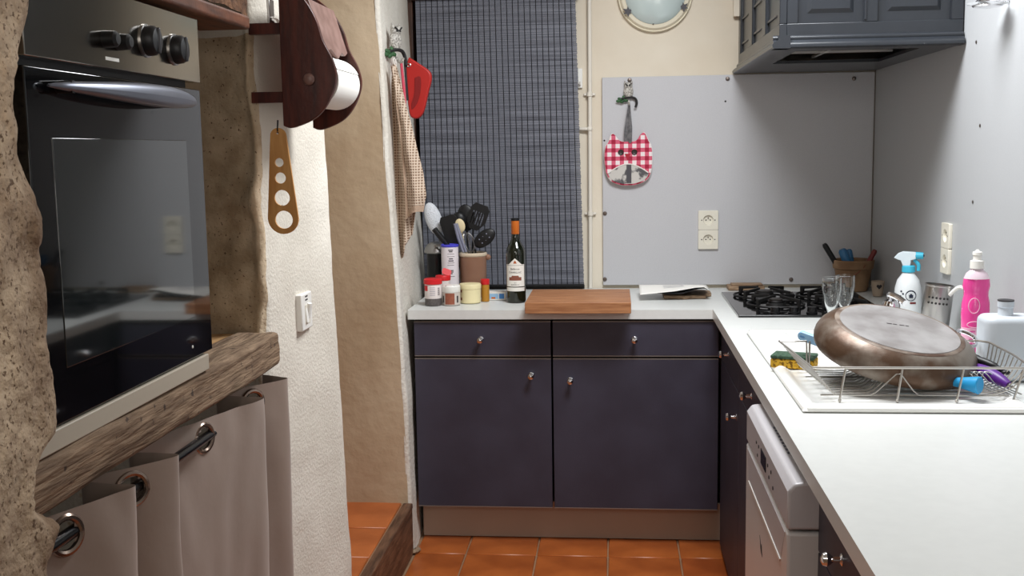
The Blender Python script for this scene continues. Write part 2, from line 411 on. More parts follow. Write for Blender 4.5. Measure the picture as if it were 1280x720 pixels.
for j in range(len(ys) - 1):
    for i in range(len(xs) - 1):
        x1 = min(xs[i + 1], 0.42)
        if xs[i] > 0.40: continue
        tile(xs[i] + 0.0025, x1 - 0.0025, ys[j + 1] + 0.0025, ys[j] - 0.0025, 0, random.choice(['tile', 'tile', 'tile_dark']), fl)
# raised passage floor
pf = obj('floor_passage', B(-2.3, -0.78, 2.8, 3.95, 0.02, 0.183), 'grout', kind='structure', label='raised tiled floor of the side passage')
px = [-0.785 - 0.27 * k for k in range(6)]; py = [3.885, 3.604, 3.33, 3.056, 2.78, 2.5]
for j in range(4):
    for i in range(5):
        tile(px[i + 1] + 0.0025, px[i] - 0.0025, py[j + 1] + 0.0025, py[j] - 0.0025, 0.19, 'tile_passage', pf)
obj('ceiling', B(-2.4, 1.2, -1.6, 4.8, 2.6, 2.7), 'ceiling_white', kind='structure')
def wallgrid(fn, nu, nv, amp, sc): 
    def g(u, v):
        p = Vector(fn(u, v)); return p + noise.noise_vector(p * sc) * amp + noise.noise_vector(p * sc * 4) * amp * 0.35
    return MB().grid(g, nu, nv)
# back wall (with the window opening behind the blind)
bw = MB()
for a in ((-0.17, 1.2, 4.62, 4.78, 0, 2.6), (-1.0, -0.17, 4.62, 4.78, 2.16, 2.6), (-1.0, -0.17, 4.62, 4.78, 0, 0.89)): bw.box(*a)
obj('wall_back', bw, 'plaster_back', kind='structure', smooth=False)
obj('wall_right', B(1.04, 1.2, -1.6, 4.78, 0, 2.6), 'panel_right', kind='structure')
wr = bpy.data.objects['wall_right']
for (y, z) in ((3.30, 1.52), (3.34, 1.30), (3.3, 1.09), (3.36, 1.76)):
    obj('wall_plug', MB().lathe([(0.004, 0), (0.0055, 0.0015), (0.0025, 0.003)], (1.04, y, z), 10, rot('Y', -90)), 'screw', wr)
obj('corner_joint', B(1.036, 1.0395, 4.601, 4.6045, 0.9, 2.2), 'panel_edge', wr)
# passage far wall, right corner leaning
CT = [(0.0, -0.746), (0.28, -0.754), (0.578, -0.757), (1.017, -0.777), (1.331, -0.794), (2.0, -0.816), (2.6, -0.83)]
def pw(u, v):
    z = v * 2.6; xc = lerp_tab(CT, z); x = -2.4 + (xc - 0.012 + 2.4) * u
    return (x, 3.875, z)
obj('wall_passage', wallgrid(pw, 60, 60, 0.005, 5), 'plaster_cream', kind='structure')
def sw(u, v):   # side face of the window alcove with a rounded corner
    z = v * 2.6; xc = lerp_tab(CT, z)
    if u < 0.2: a = (u / 0.2) * PI / 2; return (xc - 0.016 + 0.016 * math.sin(a), 3.876 + 0.016 * (1 - math.cos(a)), z)
    t = (u - 0.2) / 0.8; return (xc - 0.03 * t, 3.892 + 0.74 * t, z)
obj('wall_alcove_side', wallgrid(sw, 40, 90, 0.003, 9), 'plaster_white', kind='structure')
obj('wall_passage_left', B(-2.5, -2.4, 2.8, 4.0, 0, 2.6), 'plaster_cream', kind='structure')
# left wall: plaster face, rough stone reveal of the oven niche
PLAN = [(-1.5, 2.49), (-1.14, 2.478), (-0.96, 2.472), (-0.864, 2.466), (-0.834, 2.458), (-0.814, 2.442), (-0.802, 2.454), (-0.793, 2.496), (-0.788, 2.58), (-0.784, 2.736), (-0.78, 2.856), (-0.782, 2.91), (-0.794, 2.936), (-0.84, 2.952), (-1.08, 2.958), (-2.4, 2.965)]
PL = catmull([(a, b, 0) for a, b in PLAN], 6)
nz_ = 190; stone_at = []
def lw(u, v):
    z = v * 2.6; k = u * (len(PL) - 1); i = min(int(k), len(PL) - 2); p = PL[i].lerp(PL[i + 1], k - i)
    fl_ = 0.043 * (1.866 - z) / 1.56 * sstep(2.46, 2.93, p.y) * (1 if p.x > -0.9 else 0)
    st = 1.0 if p.x < -0.828 else (sstep(2.467, 2.448, p.y) if p.y < 2.52 else 0.0)
    if p.y > 2.64: st = 0
    if z > 1.734: st *= 0.1
    if z < 1.03: st *= 0.4
    stone_at.append(st)
    q = Vector((p.x + fl_, p.y, z)); amp = 0.0035 + 0.012 * st
    q += noise.noise_vector(q * 8) * amp + noise.noise_vector(q * 30) * amp * 0.35
    return q
obj('wall_left', MB().grid(lw, 90, nz_), 'plaster_stone', kind='structure', attr=('stone', stone_at))
# near stone pier
ED0 = [(0.0, 1.183), (0.985, 1.183), (1.009, 1.197), (1.031, 1.213), (1.064, 1.164), (1.093, 1.161), (1.115, 1.168), (1.146, 1.219), (1.205, 1.223), (1.264, 1.216), (1.34, 1.205), (1.395, 1.216), (1.432, 1.206), (1.477, 1.178), (1.521, 1.172), (1.556, 1.177), (1.582, 1.189), (1.62, 1.216), (1.648, 1.226), (2.6, 1.246)]
PX_ = -0.61
ED = [(1.47 + (z - 1.47) * PX_ / -0.66, y * (PX_ - 0.014) / -0.66) for z, y in ED0]
def pier(u, v):
    z = 0.0 + v * 2.6; ye = lerp_tab(ED, z)
    if u < 0.55: q = Vector((PX_, -1.6 + (ye - 0.035 + 1.6) * (1 - (1 - u / 0.55) ** 3), z))
    elif u < 0.72: a = (u - 0.55) / 0.17 * PI / 2; q = Vector((PX_ - 0.035 + 0.035 * math.cos(a), ye - 0.035 + 0.035 * math.sin(a), z))
    else: t = (u - 0.72) / 0.28; q = Vector((PX_ - 0.035 - 0.64 * t, ye, z))
    return q + noise.noise_vector(q * 6) * 0.004 + noise.noise_vector(q * 20) * 0.006 + noise.noise_vector(q * 70) * 0.0025
obj('wall_near_left', MB().grid(pier, 110, 420), 'stone', kind='structure', ang=1.2)
def lintel(u, v):
    y = 1.2 + 1.28 * u; q = Vector((-0.806, y, 1.776 + 0.824 * v)); return q + noise.noise_vector(q * 14) * 0.012 + noise.noise_vector(q * 45) * 0.005
obj('wall_over_niche', MB().grid(lintel, 60, 60), 'lintel_stone', kind='structure')
obj('wall_niche_back', B(-1.55, -1.46, 1.1, 2.5, 0, 2.0), 'carcass', kind='structure')
# window behind the blind
win = obj('window_1', B(-0.88, -0.17, 4.70, 4.72, 0.9, 2.16), 'led_black', kind='structure', label='window behind the dark blind')
obj('window_frame', MB().box(-0.862, -0.826, 4.58, 4.70, 0.9, 2.3), 'dark_wood', win, bevel=0.004)
obj('window_frame', MB().box(-0.86, -0.17, 4.66, 4.70, 2.10, 2.16), 'dark_wood', win)
obj('window_sill', B(-0.83, -0.13, 4.585, 4.69, 0.893, 0.905), 'sill_black', win)

# ================================================================ BASE CABINETS, WORKTOP
def knob(parent, base, d):
    d = Vector(d); base = Vector(base); R = d.to_track_quat('Z', 'Y').to_matrix()
    return obj('knob', MB().lathe([(0.011, 0), (0.011, 0.002), (0.006, 0.005), (0.005, 0.016), (0.0095, 0.021), (0.0125, 0.027), (0.0105, 0.033), (0.005, 0.036), (0.001, 0.0365)], base, 18, R), 'chrome', parent)
def cab_back(x0, x1, kd, kf, label):
    t = thing('base_cabinet', ((x0 + x1) / 2, 4.3, 0.145), label, 'cabinet')
    obj('body', B(x0 + 0.004, x1 - 0.004, 4.003, 4.58, 0.146, 0.855), 'carcass', t)
    d = obj('drawer', B(x0 + 0.002, x1 - 0.002, 3.985, 4.003, 0.7215, 0.846), 'aubergine', t, bevel=0.0015)
    obj('edge_strip', B(x0 + 0.002, x1 - 0.002, 3.9845, 4.002, 0.7185, 0.7215), 'edge_strip', d)
    obj('edge_strip', B(x0 + 0.002, x1 - 0.002, 3.9845, 4.002, 0.846, 0.8485), 'edge_strip', d)
    knob(d, (kd, 3.985, 0.782), (0, -1, 0))
    f = obj('door', B(x0 + 0.002, x1 - 0.002, 3.985, 4.003, 0.1465, 0.7075), 'aubergine', t, bevel=0.0015)
    obj('edge_strip', B(x0 + 0.002, x1 - 0.002, 3.9845, 4.002, 0.7075, 0.7105), 'edge_strip', f)
    obj('edge_strip', B(x0 + 0.002, x1 - 0.002, 3.9845, 4.002, 0.1435, 0.1465), 'edge_strip', f)
    knob(f, kf, (0, -1, 0))
    return t
cab_back(-0.746, -0.2355, -0.496, (-0.311, 3.985, 0.648), 'narrower aubergine base cabinet with door and drawer beside the white alcove wall')
cab_back(-0.2325, 0.372, 0.067, (-0.167, 3.985, 0.63), 'wider aubergine base cabinet with door and drawer under the chopping board')
pl = obj('plinth', B(-0.741, 0.44, 4.06, 4.076, 0.002, 0.144), 'plinth', label='pale beige plinth board under the back cabinets', cat='plinth', bevel=0.0015)
def cab_right(y0, y1, split, kd, kf, label, ztop=0.846):
    t = thing('base_cabinet', (0.6, (y0 + y1) / 2, 0.145), label, 'cabinet')
    obj('body', B(0.397, 0.98, y0 + 0.004, y1 - 0.004, 0.002, 0.70), 'carcass', t)
    for (a, b_) in split:
        d = obj('drawer', B(0.378, 0.396, a + 0.002, b_ - 0.002, 0.713, ztop), 'aubergine', t, bevel=0.0015)
        for k in kd:
            if a < k < b_: knob(d, (0.378, k, 0.779), (-1, 0, 0))
        f = obj('door', B(0.378, 0.396, a + 0.002, b_ - 0.002, 0.02, 0.709), 'aubergine', t, bevel=0.0015)
        for k in kf:
            if a < k[0] < b_: knob(f, (0.378,) + k, (-1, 0, 0))
    return t
cab_right(2.735, 3.98, ((2.735, 3.39), (3.392, 3.978)), (3.70, 3.07), ((3.46, 0.624),), 'aubergine sink cabinet between the corner and the white dishwasher')
cab_right(0.9, 2.05, ((1.45, 2.05), (0.9, 1.448)), (1.828,), ((1.55, 0.62),), 'aubergine base cabinet in front of the white dishwasher')
# worktop
t = thing('worktop', (0.6, 3.0, 0.858), 'white L-shaped worktop running along the back and right walls', 'worktop')
Lp = [(-0.765, 3.972), (0.348, 3.972), (0.348, 0.2), (1.037, 0.2), (1.037, 4.603), (-0.765, 4.603)]
hole = [(0.50, 3.02), (0.86, 3.02), (0.86, 3.40), (0.50, 3.40)]
obj('slab', MB().fill([Lp, hole], 0.034, (0, 0, 0.875), (1, 0, 0), (0, 1, 0)), 'worktop', t, bevel=0.004, seg=3)
# dishwasher
t = thing('dishwasher', (0.6, 2.39, 0.0), 'white dishwasher with black display under the right worktop', 'dishwasher')
obj('body', B(0.402, 0.95, 2.07, 2.715, 0.01, 0.848), 'appliance_grey', t)
def dwprof(pts, y0, y1, name, m, bev=0.006):
    return obj(name, MB().prism([(x, y0, z) for x, z in pts], (0, y1 - y0, 0)), m, t, bevel=bev, seg=3)
cp = dwprof([(0.322, 0.748), (0.322, 0.822), (0.334, 0.838), (0.40, 0.846), (0.40, 0.748)], 2.058, 2.718, 'control_panel', 'appliance_grey')
door = dwprof([(0.322, 0.11), (0.322, 0.705), (0.322, 0.742), (0.40, 0.742), (0.40, 0.11)], 2.058, 2.718, 'door', 'appliance_white')
obj('handle_recess', MB().prism([(0.3212, 2.085, 0.735), (0.3212, 2.69, 0.735), (0.3212, 2.64, 0.655), (0.3212, 2.14, 0.655)], (0.002, 0, 0)), 'appliance_grey', door)
obj('handle_lip', MB().prism([(0.3195, 2.14, 0.657), (0.3195, 2.64, 0.657), (0.3195, 2.65, 0.664), (0.3195, 2.13, 0.664)], (0.003, 0, 0)), 'white_plastic', door)
obj('display', B(0.3205, 0.3225, 2.36, 2.44, 0.77, 0.803), 'led_black', cp)
for y, z in ((2.52, 0.795), (2.50, 0.77), (2.48, 0.795), (2.33, 0.795), (2.31, 0.775), (2.28, 0.795), (2.25, 0.77)):
    obj('button', MB().cyl((0.3222, y, z), (0.3205, y, z), 0.004, n=10), 'print_dark', cp)
for k in range(9): obj('print_mark', B(0.352, 0.358, 2.26 + k * 0.026, 2.272 + k * 0.026, 0.8405, 0.8418), 'handle_grey', cp)
obj('brand_mark', MB().prism([(0.3213, 2.40, 0.565), (0.3213, 2.415, 0.59), (0.3213, 2.42, 0.58), (0.3213, 2.445, 0.60), (0.3213, 2.43, 0.575), (0.3213, 2.42, 0.568)], (0.0012, 0, 0)), 'print_dark', door)

# ================================================================ BACK WALL THINGS
t = thing('splashback_panel', (0.49, 4.61, 0.9), 'pale grey splashback panel screwed to the back wall', 'panel')
obj('sheet', B(-0.052, 1.036, 4.605, 4.619, 0.905, 1.761), 'panel_grey', t, bevel=0.001)
for x, z in ((0.06, 1.748), (0.455, 1.745), (-0.043, 1.205), (0.955, 1.735), (0.72, 0.925), (-0.045, 0.93)):
    obj('screw', MB().lathe([(0.0085, 0), (0.0085, 0.003), (0.006, 0.006), (0.001, 0.007)], (x, 4.605, z), 14, RX90), 'screw', t)
for x, z in ((-0.044, 1.505), (0.447, 1.655)):
    obj('drill_hole', MB().lathe([(0.004, 0), (0.0035, 0.001), (0.0005, 0.0012)], (x, 4.605, z), 10, RX90), 'socket_hole', t)
def socket(loc, R, label, group):
    t = thing('wall_socket', loc, label, 'socket', group); o = Vector(loc)
    ux = R @ Vector((1, 0, 0)); uy = Vector((0, 0, 1)); n = ux.cross(uy)
    obj('plate', MB().fill([rrect(-0.0395, 0.0395, -0.0385, 0.0385, 0.003), circ(0, 0, 0.0215, 28)], 0.009, o + n * 0.0055, ux, uy, bev=0.001), 'ivory_plastic', t)
    Rm = Matrix((ux, uy, n)).transposed()
    cupm = obj('cup', MB().lathe([(0.0215, 0.008), (0.0205, 0.0095), (0.0195, 0.008), (0.019, 0.002), (0.0005, 0.0015)], o, 28, Rm, caps=False), 'ivory_plastic', t)
    for a, b_ in ((-0.009, 0.0), (0.009, 0.0)):
        obj('pin_hole', MB().lathe([(0.0028, 0.0016), (0.0026, 0.0026), (0.0002, 0.0027)], o + ux * a + uy * b_, 10, Rm), 'socket_hole', cupm)
    obj('earth_pin', MB().lathe([(0.0026, 0.0015), (0.0026, 0.007), (0.0008, 0.008)], o + uy * 0.0095, 10, Rm), 'screw', cupm)
    for a in (-0.027, 0.027): obj('screw', MB().lathe([(0.0028, 0.009), (0.0026, 0.011), (0.0002, 0.0112)], o + ux * a, 10, Rm), 'socket_hole', t)
I3 = Matrix.Identity(3); RW = rot('Z', -90)
socket((0.3805, 4.605, 1.1735), I3, 'upper ivory wall socket on the back splashback', 'ivory wall sockets')
socket((0.3805, 4.605, 1.0935), I3, 'lower ivory wall socket on the back splashback', 'ivory wall sockets')
socket((1.04, 3.568, 1.184), RW, 'upper ivory wall socket on the right wall', 'ivory wall sockets')
socket((1.04, 3.568, 1.104), RW, 'lower ivory wall socket on the right wall above the metal cutlery holder', 'ivory wall sockets')
# blind
t = thing('roller_blind', (-0.48, 4.57, 0.9), 'dark grey woven reed blind covering the window', 'blind')
def blx(u, z): return (-0.811 + 0.010 * (2.08 - z) / 1.18) * (1 - u) + (-0.157 + 0.026 * (2.08 - z) / 1.18) * u
reeds = MB(); n = 230
for k in range(n):
    z0 = 0.912 + 1.2 * k / n; z1 = z0 + 1.2 / n * 0.9; y = 4.568 + random.uniform(-0.0006, 0.0006) + 0.003 * math.sin(k * 0.06)
    a0 = blx(0, z0); b0 = blx(1, z0) + random.uniform(-0.0015, 0.0015)
    reeds.box(a0, b0, y - 0.001, y + 0.001, z0, z1)
obj('reeds', reeds, 'blind_reed', t, kind='stuff', smooth=False)
for k in range(27):
    u = 0.03 + 0.94 * k / 26
    pts = [(blx(u, z), 4.5655 + 0.003 * math.sin((z - 0.912) / 1.2 * 230 * 0.06), z) for z in [0.912 + 1.2 * i / 24 for i in range(25)]]
    obj('cord', MB().tube(pts, 0.0014, 4), 'black_plastic', t)
obj('head_rail', B(-0.83, -0.14, 4.555, 4.60, 2.085, 2.125), 'dark_wood', t, bevel=0.003)
obj('bottom_bar', B(blx(0, 0.9), blx(1, 0.9), 4.560, 4.574, 0.9075, 0.915), 'black_plastic', t)
# small white catch between the blind and the pipe
t = thing('blind_cord_winder', (-0.14, 4.62, 1.72), 'small white plastic cord winder on the wall beside the blind', 'fitting')
obj('plate', B(-0.152, -0.132, 4.606, 4.619, 1.72, 1.80), 'white_plastic', t, bevel=0.003)
obj('hook', MB().tube([(-0.142, 4.606, 1.735), (-0.142, 4.592, 1.735), (-0.142, 4.588, 1.745)], 0.004), 'white_plastic', t)
# pipe
t = thing('wall_pipe', (-0.104, 4.6, 0.9), 'cream painted vertical pipe between the blind and the splashback', 'pipe')
obj('pipe', MB().tube([(-0.101, 4.602, 2.595), (-0.102, 4.602, 1.7), (-0.105, 4.602, 0.893)], 0.0085, 14), 'pipe_paint', t)
obj('branch', MB().tube([(-0.104, 4.602, 1.553), (-0.13, 4.602, 1.554), (-0.142, 4.605, 1.554), (-0.147, 4.619, 1.554)], 0.007, 12), 'pipe_paint', t)
obj('elbow', MB().ell((-0.104, 4.602, 1.553), (0.0125, 0.0125, 0.0125)), 'pipe_paint', t)
for z in (1.694, 1.205):
    c_ = obj('pipe_clip', MB().lathe([(0.0125, -0.008), (0.0125, 0.008)], (-0.1035, 4.602, z), 16), 'pipe_paint', t)
    obj('clip_ear', B(-0.127, -0.080, 4.606, 4.616, z - 0.005, z + 0.005), 'pipe_paint', c_, bevel=0.002)
# lamp
LC = Vector((0.163, 4.62, 2.088))
t = thing('wall_lamp', LC, 'round cream wall lamp with ivy leaf motifs on frosted glass', 'lamp')
obj('rim', MB().lathe([(0.120, 0.0), (0.150, 0.0), (0.152, 0.012), (0.1485, 0.022), (0.144, 0.020), (0.141, 0.026), (0.136, 0.032), (0.122, 0.034), (0.118, 0.028)], LC, 56, RX90, caps=False), 'lamp_rim', t)
obj('glass_dome', MB().lathe([(0.1225, 0.02), (0.121, 0.036), (0.112, 0.046), (0.09, 0.058), (0.06, 0.066), (0.03, 0.070), (0.0005, 0.071)], LC, 48, RX90, caps=False), 'lamp_glass', t)
obj('rim_screw', MB().ell(LC + Vector((-0.008, -0.036, -0.121)), (0.0035, 0.003, 0.0035)), 'screw', t)
def ivy(c, s, a):
    pts = []
    for ang, r in ((90, 1), (60, 0.45), (35, 0.85), (10, 0.4), (-30, 0.8), (-70, 0.35), (-90, 0.55), (-110, 0.35), (-150, 0.8), (170, 0.4), (145, 0.85), (120, 0.45)):
        pts.append((s * r * math.cos(math.radians(ang + a)), s * r * math.sin(math.radians(ang + a))))
    return [pts]
for (x, z, s, a) in ((-0.108, -0.070, 0.026, 60), (0.112, -0.058, 0.024, -50), (-0.1, 0.085, 0.025, 120), (0.1, 0.09, 0.025, -120), (0.0, 0.125, 0.02, 180)):
    obj('ivy_leaf', MB().fill(ivy(0, s, a), 0.002, LC + Vector((x, -0.041, z)), (1, 0, 0), (0, 0, 1)), 'leaf_grey', t)
# owl hook and owl pot holder
def owl_hook(o, R, label, s=1.0):
    global FIT
    t = thing('owl_hook', o, label, 'hook'); o = Vector(o); FIT = (tuple(o), tuple(o), s); L = lambda x, y, z: o + R @ Vector((x, y, z))
    bd = obj('owl_body', MB().ell(L(0, -0.012, 0.030), (0.020, 0.011, 0.027), R=R).ell(L(0, -0.013, 0.052), (0.017, 0.011, 0.015), R=R), 'owl_white', t)
    for sx in (-1, 1):
        obj('ear', MB().lathe([(0.007, 0), (0.0005, 0.014)], L(sx * 0.011, -0.013, 0.060), 8, R @ rot('Y', sx * 18)), 'owl_white', bd)
        obj('brow', MB().tube([L(sx * 0.001, -0.0245, 0.052), L(sx * 0.013, -0.0225, 0.062)], 0.002, 6), 'owl_black', bd)
        obj('eye', MB().ell(L(sx * 0.006, -0.0225, 0.0525), (0.003, 0.0025, 0.003), 10, 6), 'owl_black', bd)
    obj('branch', MB().tube(catmull([L(-0.03, -0.012, 0.0), L(0.0, -0.016, 0.006), L(0.026, -0.012, 0.002), L(0.034, -0.014, -0.016), L(0.028, -0.02, -0.034)], 5), 0.0048, 8), 'owl_black', t)
    for i, (x, z, a) in enumerate(((-0.034, 0.0, 20), (-0.024, -0.010, -30), (-0.018, 0.004, 60), (-0.040, -0.008, 0), (-0.012, -0.006, 10))):
        obj('leaf', MB().ell(L(x, -0.014, z), (0.011, 0.004, 0.006), 10, 6, R=R @ rot('Y', a)), 'leaf_green', t)
    obj('hook_peg', MB().tube(catmull([L(0.002, -0.010, -0.004), L(0.002, -0.014, -0.02), L(0.003, -0.026, -0.026), L(0.003, -0.034, -0.016)], 4), 0.0035, 8), 'owl_white', t)
    FIT = None
owl_hook((0.055, 4.605, 1.672), I3, 'white owl hook on a leafy branch holding the owl pot holder')
t = thing('owl_pot_holder', (0.053, 4.585, 1.32), 'red gingham owl-shaped pot holder hanging on the splashback', 'pot holder')
out = [(-0.088, -0.055), (-0.094, 0.0), (-0.090, 0.045), (-0.078, 0.066), (-0.066, 0.096), (-0.055, 0.094), (-0.034, 0.070), (0.0, 0.066), (0.034, 0.070), (0.054, 0.096), (0.066, 0.100), (0.080, 0.070), (0.092, 0.045), (0.095, 0.0), (0.090, -0.055), (0.070, -0.088), (0.03, -0.104), (0.0, -0.106), (-0.03, -0.104), (-0.070, -0.088)]
OC = Vector((0.053, 4.588, 1.430))
o2 = catmull([(a, b_, 0) for a, b_ in out] + [(out[0][0], out[0][1], 0)], 4)[:-1]
obj('pad', MB().fill([[(p.x, p.y) for p in o2]], 0.012, OC, (1, 0, 0), (0, 0, 1), bev=0.003), 'gingham', t)
obj('piping_edge', MB().tube([OC + Vector((p.x * 1.02, -0.002, p.y * 1.02)) for p in o2], 0.003, 6, closed=True), 'piping', t)
belly = [(p.x * 0.97, p.y * 0.97) for p in o2 if p.y < -0.058]
belly = sorted(belly, key=lambda p: p[0])
top = [(0.082 - 0.164 * i / 12, -0.058 + 0.036 * math.sin(PI * i / 12)) for i in range(13)]
bl = obj('belly_patch', MB().fill([belly + top], 0.003, OC + Vector((0, -0.0105, 0)), (1, 0, 0), (0, 0, 1)), 'patch_fabric', t)
obj('belly_seam', MB().tube([OC + Vector((x, -0.012, z)) for x, z in top], 0.0025, 6), 'piping', bl)
obj('belly_stripe', MB().box(0.046, 0.066, 4.5745, 4.577, 1.33, 1.405), 'leaf_grey', bl)
for sx in (-1, 1): obj('button_eye', MB().lathe([(0.011, 0), (0.012, 0.002), (0.009, 0.004), (0.006, 0.003), (0.0005, 0.003)], OC + Vector((-0.002 + sx * 0.0275, -0.009, 0.026)), 18, RX90), 'button', t)
obj('beak', MB().fill([[(-0.012, 0.02), (0.012, 0.02), (0.0, -0.008)]], 0.003, OC + Vector((-0.002, -0.0105, 0)), (1, 0, 0), (0, 0, 1)), 'beak_red', t)
def rib(u, v):
    z = 1.648 - 0.155 * v; wd = 0.004 + 0.012 * min(1, v * 1.6); return Vector((0.058 - 0.006 * v + wd * (2 * u - 1), 4.575 + 0.006 * v + 0.003 * math.sin(u * 6), z))
obj('ribbon_loop', MB().grid(rib, 8, 12), 'ribbon_grey', t)

# ================================================================ HOOD
t = thing('range_hood', (0.76, 4.0, 1.763), 'dark blue-grey panelled range hood mounted in the right corner', 'range hood')
HX = 0.497; HY = 3.475
bd = MB().box(HX + 0.02, 1.036, HY + 0.02, 4.60, 1.80, 2.45)
obj('body', bd, 'hood_paint', t)
# left face frame (faces the room) with three recessed panels
def frame_x(ys, z0, z1):
    mb = MB(); mb.box(HX, HX + 0.022, HY, 4.60, 1.795, z0); mb.box(HX, HX + 0.022, HY, 4.60, z1, 2.45)
    last = HY
    for (a, b_) in ys: mb.box(HX, HX + 0.022, last, a, z0, z1); last = b_
    mb.box(HX, HX + 0.022, last, 4.60, z0, z1); return mb
PY = ((3.52, 3.80), (3.885, 4.165), (4.27, 4.54))
obj('face_frame', frame_x(PY, 1.838, 2.36), 'hood_paint', t, bevel=0.002)
for a, b_ in PY:
    p_ = obj('panel', B(HX + 0.011, HX + 0.021, a, b_, 1.838, 2.36), 'hood_paint', t)
    obj('panel_rail', B(HX + 0.005, HX + 0.012, a + 0.002, b_ - 0.002, 1.872, 1.880), 'hood_paint', p_, bevel=0.002)
    obj('panel_rail', B(HX + 0.005, HX + 0.012, a + 0.002, b_ - 0.002, 1.968, 1.976), 'hood_paint', p_, bevel=0.002)
mb = MB(); mb.box(HX + 0.022, 1.036, HY, HY + 0.022, 1.795, 1.838); mb.box(HX + 0.022, 0.552, HY, HY + 0.022, 1.838, 2.45); mb.box(0.745, 0.787, HY, HY + 0.022, 1.838, 2.45); mb.box(1.0, 1.036, HY, HY + 0.022, 1.838, 2.45); mb.box(0.552, 1.0, HY, HY + 0.022, 2.36, 2.45)
obj('side_frame', mb, 'hood_paint', t, bevel=0.002)
for a, b_ in ((0.552, 0.745), (0.787, 1.0)):
    p_ = obj('panel', B(a, b_, HY + 0.012, HY + 0.02, 1.838, 2.36), 'hood_paint', t)
    obj('raised_field', MB().add([(a + 0.028, HY + 0.012, 1.868), (b_ - 0.028, HY + 0.012, 1.868), (b_ - 0.028, HY + 0.012, 2.33), (a + 0.028, HY + 0.012, 2.33), (a + 0.04, HY + 0.004, 1.88), (b_ - 0.04, HY + 0.004, 1.88), (b_ - 0.04, HY + 0.004, 2.318), (a + 0.04, HY + 0.004, 2.318)], [(4, 5, 6, 7), (0, 1, 5, 4), (1, 2, 6, 5), (2, 3, 7, 6), (3, 0, 4, 7)]), 'hood_paint', p_, smooth=False)
obj('mullion_bead', MB().cyl((0.75, HY - 0.001, 1.845), (0.75, HY - 0.001, 2.44), 0.004, n=8), 'hood_paint', t)
# bottom moulding running round two sides
prof = [(0.0, 1.803), (-0.006, 1.800), (-0.008, 1.793), (-0.006, 1.789), (-0.018, 1.782), (-0.024, 1.774), (-0.023, 1.766), (-0.016, 1.763), (0.03, 1.763), (0.03, 1.803)]
for nm, pts, ext in (('bottom_moulding', [(HX + a, HY - 0.024, z) for a, z in prof], (0, 4.60 - HY + 0.024, 0)), ('bottom_moulding', [(HX - 0.02, HY + a, z) for a, z in prof], (1.036 - HX + 0.02, 0, 0))):
    obj(nm, MB().prism(pts, ext), 'hood_paint', t, ang=0.9)
mb = MB(); mb.box(0.52, 1.034, 3.50, 3.585, 1.765, 1.775); mb.box(0.52, 0.565, 3.585, 4.59, 1.765, 1.775); mb.box(0.94, 1.034, 3.585, 4.59, 1.765, 1.775); mb.box(0.565, 0.94, 4.12, 4.59, 1.765, 1.775)
obj('bottom_board', mb, 'hood_paint', t)
obj('filter', B(0.565, 0.94, 3.585, 4.12, 1.797, 1.800), 'hood_inside', t)
obj('filter_bar', B(0.70, 0.712, 3.60, 4.10, 1.782, 1.79), 'wire_metal', t)
obj('filter_bar', B(0.58, 0.92, 3.84, 3.852, 1.778, 1.785), 'wire_metal', t)
# cornice stub at the back left
obj('wall_batten', B(0.475, 0.497, 4.585, 4.604, 1.99, 2.45), 'plaster_back', t)

# chrome swing lamp at the top right
t = thing('chrome_spotlight', (1.04, 3.10, 1.83), 'small chrome and glass spotlight on the right wall, top right', 'lamp')
obj('arm', MB().tube([(1.04, 3.10, 1.862), (1.01, 3.10, 1.862), (0.99, 3.10, 1.852)], 0.008, 10), 'chrome', t)
obj('shade', MB().lathe([(0.010, 0.026), (0.022, 0.022), (0.034, 0.008), (0.040, 0.0), (0.036, -0.004), (0.02, -0.006)], (0.985, 3.10, 1.832), 24), 'chrome', t)
obj('glass_skirt', MB().lathe([(0.034, 0.0), (0.052, 0.004), (0.054, 0.006)], (0.985, 3.10, 1.832), 24, caps=False), 'clear_glass', t)

#==PART2==
# ================================================================ LEFT WALL THINGS
# oven
OX = -0.76
t = thing('built_in_oven', (-1.0, 1.7, 1.10), 'black glass built-in oven with steel control panel in the stone niche', 'oven')
obj('body', B(-1.24, OX - 0.022, 1.40, 1.985, 1.098, 1.70), 'black_plastic', t)
pn = obj('control_panel', B(OX - 0.02, OX + 0.003, 1.385, 1.995, 1.602, 1.716), 'steel_brushed', t, bevel=0.0015)
def okn(y, z, r=0.0245):
    k_ = obj('knob', MB().lathe([(r * 0.9, 0), (r * 1.0, 0.002), (r, 0.007), (r * 0.96, 0.015), (r * 0.80, 0.020), (r * 0.4, 0.022), (0.0005, 0.0225)], (OX + 0.003, y, z), 32, RY90), 'black_plastic', pn)
    obj('knob_ring', MB().lathe([(r * 0.98, 0.0), (r * 1.1, 0.0), (r * 1.1, 0.0025), (r * 0.98, 0.003)], (OX + 0.003, y, z), 32, RY90, caps=False), 'steel', k_)
    obj('knob_ridge', B(OX + 0.020, OX + 0.0275, y - 0.003, y + 0.003, z - r * 0.85, z + r * 0.85), 'grip_grey', k_, bevel=0.0025, seg=3)
okn(1.880, 1.652); okn(1.765, 1.656)
for y in (1.66, 1.615): obj('button', MB().lathe([(0.013, 0), (0.012, 0.018), (0.008, 0.022), (0.0005, 0.0225)], (OX + 0.003, y, 1.644), 20, RY90), 'black_plastic', pn)
obj('brand_mark', B(OX + 0.003, OX + 0.0036, 1.615, 1.66, 1.614, 1.619), 'white_plastic', pn)
dr = obj('door', B(OX - 0.02, OX, 1.385, 1.998, 1.106, 1.590), 'black_glass', t, bevel=0.002)
obj('window_pane', B(OX - 0.004, OX + 0.0012, 1.445, 1.918, 1.180, 1.497), 'window_glass', dr, bevel=0.0008)
